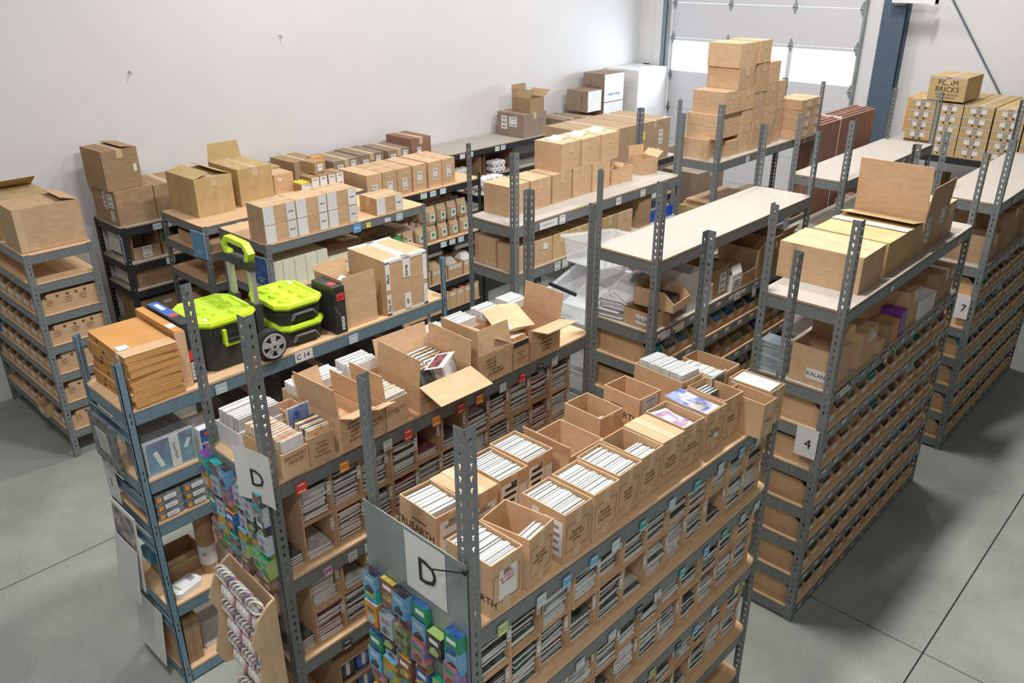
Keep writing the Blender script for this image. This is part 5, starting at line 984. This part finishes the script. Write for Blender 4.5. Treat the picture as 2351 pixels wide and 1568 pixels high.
tag(link('black_lid', MB().box(-.1, .1, -.008, .008, -.01, .01).mesh('black_lid', ['ink']), None, (-3.12, 3.78, 1.5), (0, .2, .2)), 'black plastic strip lying on the tilted clear bin', 'strip')
# back-aisle bits
t = thing('tote_bag', 'dark teal bag standing behind the bare-top rack', 'bag', (-1.9, 5.75, 1.2)); link('body', MB().loft([octo(-.14, .14, -.1, .1, .04, 0), octo(-.16, .16, -.12, .12, .05, .3), octo(-.1, .1, -.03, .03, .01, .42)]).mesh('body', ['cover_slate']), t)
t.location = (-1.95, 6.3, 1.0)
t = thing('side_table', 'small table holding the dark teal bag in the back aisle', 'table', (-1.95, 6.3, 0)); link('table_top', MB().box(-.2, .2, -.25, .25, .96, .999).mesh('table_top', ['board_cream']), t)
for sx in (-1, 1):
    for sy in (-1, 1): link('leg', MB().box(sx*.18-.015, sx*.18+.015, sy*.23-.015, sy*.23+.015, 0, .96).mesh('leg', ['steel']), t)
leafs('kraft_sheet', 'kraft sheet overhanging the far second shelf behind four-sign rack', 'paper', -2.45, 6.35, 1.452, .3, .4, 1, .004, 'kraft', 10, 0, 0, None, .0, 'kraft')
# ------------------------------------------------------------------ open kraft cubbies with booklets
CW, CH, CD = .145, .176, .3
T_ = .0065
cub = cached('cub', lambda: (lambda b: [b.box(*q) for q in ((-CD/2, CD/2, -CW/2, CW/2, 0, .004), (-CD/2, CD/2, -CW/2, CW/2, CH-.005, CH), (-CD/2, -CD/2+.004, -CW/2, CW/2, .004, CH-.005), (-CD/2, CD/2, -CW/2, -CW/2+T_, .004, CH-.005), (-CD/2, CD/2, CW/2-T_, CW/2, .004, CH-.005))] and b)(MB()).mesh('cubby', ['kraft']))
COV = ('cover_dark', 'cover_green', 'cover_slate', 'cover_pale', 'cover_dark', 'cover_pale')
rest = []; NB = [0]
def bkmesh(t, cov): return cached(('bkl', t, cov), lambda: MB().box(-.1, .1, -.055, .055, 0, t*.82, 0).box(-.1, .101, -.0555, .0555, t*.82, t, 1).mesh('booklet', ['paper', cov]))
def cubby(rack_, zb, row, c, x, y, where, level, individual):
    z = zb+row*CH+.001
    lab = f'{ORD[c+1]} open kraft cubby from the near post, {("lower", "upper")[row]} row, {level} shelf of the {where} rack'
    t = thing('kraft_cubby', lab, 'cubby', (x, y, z), random.uniform(-.004, .004)); link('body', cub, t)
    plate(t, 'cubby_label', '+x', CD, CW, CW/2-.012, .12, .018, .06, 'paper', 2).location.x += .0
    n = random.choice((8, 10, 11, 12, 12, 13)) if random.random() > .08 else 3
    cov = random.choice(COV) if not (where == 'bracelet' and random.random() < .15) else 'cover_maroon'
    zz = z+.0045
    for i in range(n):
        th = random.choice((.009, .012, .014)); cv = cov if random.random() < .75 else random.choice(COV)
        if zz+th > z+CH-.012: break
        lx, ly, a = x+.036+random.uniform(-.012, .01), y+random.uniform(-.004, .004), random.uniform(-.045, .045)
        if individual and NB[0] < 300:
            NB[0] += 1
            tag(link('booklet', bkmesh(th, cv), None, (lx, ly, zz), (0, 0, a)), 'booklet stacked in the '+lab.replace(' open kraft', '').replace(' from the near post', ''), 'booklet', f'booklets in {ORD[c+1]} {("lower", "upper")[row]} cubby, {level} shelf, {where} rack')
        else: rest.append((lx, ly, zz, a, th, cv))
        zz += th+.0005
for li, zb in enumerate((1.2255, .8035, .3805)):
    for c in range(12):
        for row in range(2):
            cubby(R3, zb, row, c, AF-.03-CD/2+random.uniform(-.012, .006), 1.325+.148*c, 'zinc-sheet', ('second', 'third', 'fourth')[li], li == 0 or (li == 1 and c < 5))
for li, zb in enumerate((1.2205, .7905)):
    for c in range(11):
        if li == 1 and c > 4: continue
        for row in range(2):
            cubby(R2, zb, row, c, BF-.03-CD/2+random.uniform(-.02, .005), 1.405+.148*c, 'bracelet', ('second', 'third')[li], c < 4 and li == 0)
mm = {}
keys = ['paper']+sorted(set(COV))+['cover_maroon']
b = MB()
for x, y, z, a, th, cv in rest:
    ca, sa = math.cos(a), math.sin(a)
    for (z0, z1, m) in ((0, th*.82, 0), (th*.82, th, keys.index(cv))):
        vs = [(x+px*ca-py*sa, y+px*sa+py*ca, z+zz) for zz in (z0, z1) for px, py in ((-.1, -.055), (.1, -.055), (.1, .055), (-.1, .055))]
        b.add(vs, [(0, 3, 2, 1), (4, 5, 6, 7), (0, 1, 5, 4), (1, 2, 6, 5), (2, 3, 7, 6), (3, 0, 4, 7)], m)
o = link('booklets', b.mesh('booklets', keys)); tag(o, 'remaining booklets stacked in the farther and lower kraft cubbies', 'booklets'); o['kind'] = 'stuff'
for i, (x, y, z) in enumerate(((-2.5, 1.27, 1.2205), (-2.5, 1.27, .7905))):
    for k in range(4): tag(link('booklet', bkmesh(.012, 'cover_dark'), None, (x, y, z+.0005+.0135*k), (0, 0, random.uniform(-.02, .02))), f'dark booklet in the loose pile beside the post, {("second", "third")[i]} shelf of bracelet rack', 'booklet', f'loose dark booklets, {("second", "third")[i]} shelf')
# dark boxed sets on the lowest visible shelf of the bracelet rack
for r in range(2):
    t = openfront(f'kraft display tray of boxed sets, {("lower", "upper")[r]} on the fourth shelf of the bracelet rack', -2.5, 1.62, .381+.13*r, .3, .44, .125, 'kraft_brown')
    for k in range(5):
        q = tag(link('boxed_set', cached(('bs', k), lambda: MB().box(-.012, .012, -.036, .036, 0, .1, 0).box(.012, .0125, -.01, .01, .02, .09, 1).mesh('boxed_set', [('deck_black', 'deck_navy', 'deck_lime', 'deck_grey', 'deck_brown')[k], 'paper'])), None, (-2.38, 1.45+.085*k, .3885+.13*r), (0, 0, 0)), f'{("black", "navy", "lime", "grey", "brown")[k]} boxed set with white tag in the {("lower", "upper")[r]} kraft display tray', 'boxed set')
# ------------------------------------------------------------------ rows of kraft bins
BC = ('deck_grey', 'deck_brown', 'cover_slate', 'cover_dark', 'deck_moss green', 'deck_sky blue', 'deck_teal', 'deck_grey', 'deck_brown', 'cover_pale', 'deck_navy', 'kraft_yellow')
BN = ('grey', 'brown', 'slate', 'dark', 'moss green', 'blue', 'teal', 'grey', 'brown', 'pale', 'navy', 'tan')
def bins(where, xf, y0, n, levels, names, pitch=.14, dens=.85, xoff=0, first=0):
    for li, z in enumerate(levels):
        for c in range(n):
            y = y0+pitch*(c+.5); h = .12
            t = thing('kraft_bin', f'{ORD[c+1]} kraft bin from the near post, {names[li]} shelf of the {where} rack', 'bin', (xf-.215-.012+random.uniform(-.004, .004), y, z+.001))
            link('body', bin_mesh(.136, .41, h, .05, 'kraft' if c else 'kraft_print'), t); plate(t, 'bin_label', '+x', .41, .136, 0, .03, .055, .024, 'paper', 1)
            if random.random() < dens:
                k = random.randrange(12); hh = random.choice((.05, .07, .09, .12, .15)); dd = random.choice((.12, .16, .2))
                me = cached(('pk', k, hh, dd), lambda: (lambda b: [b.box(-dd/2, dd/2, -.056, .056, i*hh/8, (i+.88)*hh/8, 0) for i in range(8)] and b)(MB()).mesh('card_bundle', [BC[k]]))
                tag(link('card_bundle', me, None, (xf-.038-dd/2, y, z+.0055), (0, 0, random.uniform(-.05, .05))), f'{BN[k]} card bundle in the {ORD[c+1]} bin, {names[li]} shelf of the {where} rack', 'card bundle')
NM = ('third', 'fourth', 'fifth', 'sixth', 'seventh', 'bottom')
bins('four-sign', AF, 3.70, 13, LV4[2:], NM)
bins('seven-sign', AF, 6.16, 13, LV4[2:], NM, dens=.8)
bins('bare-top', BF, 3.70, 13, (1.24, 1.0, .77), ('third', 'fourth', 'fifth'))
# ------------------------------------------------------------------ lettering as meshes
dg = bpy.context.evaluated_depsgraph_get()
for o in [o for o in bpy.data.objects if o.type == 'FONT']:
    me = bpy.data.meshes.new_from_object(o.evaluated_get(dg))
    if 'curl' in o:
        cu, w_ = o['curl']
        for v in me.vertices:
            s_ = (v.co.x+o.location.x+w_/2)/w_; v.co.z += cu*(1-s_)**2*.97
    n = link('tmp', me, o.parent, o.location, o.rotation_euler)
    nm = o.name; bpy.data.objects.remove(o); n.name = nm
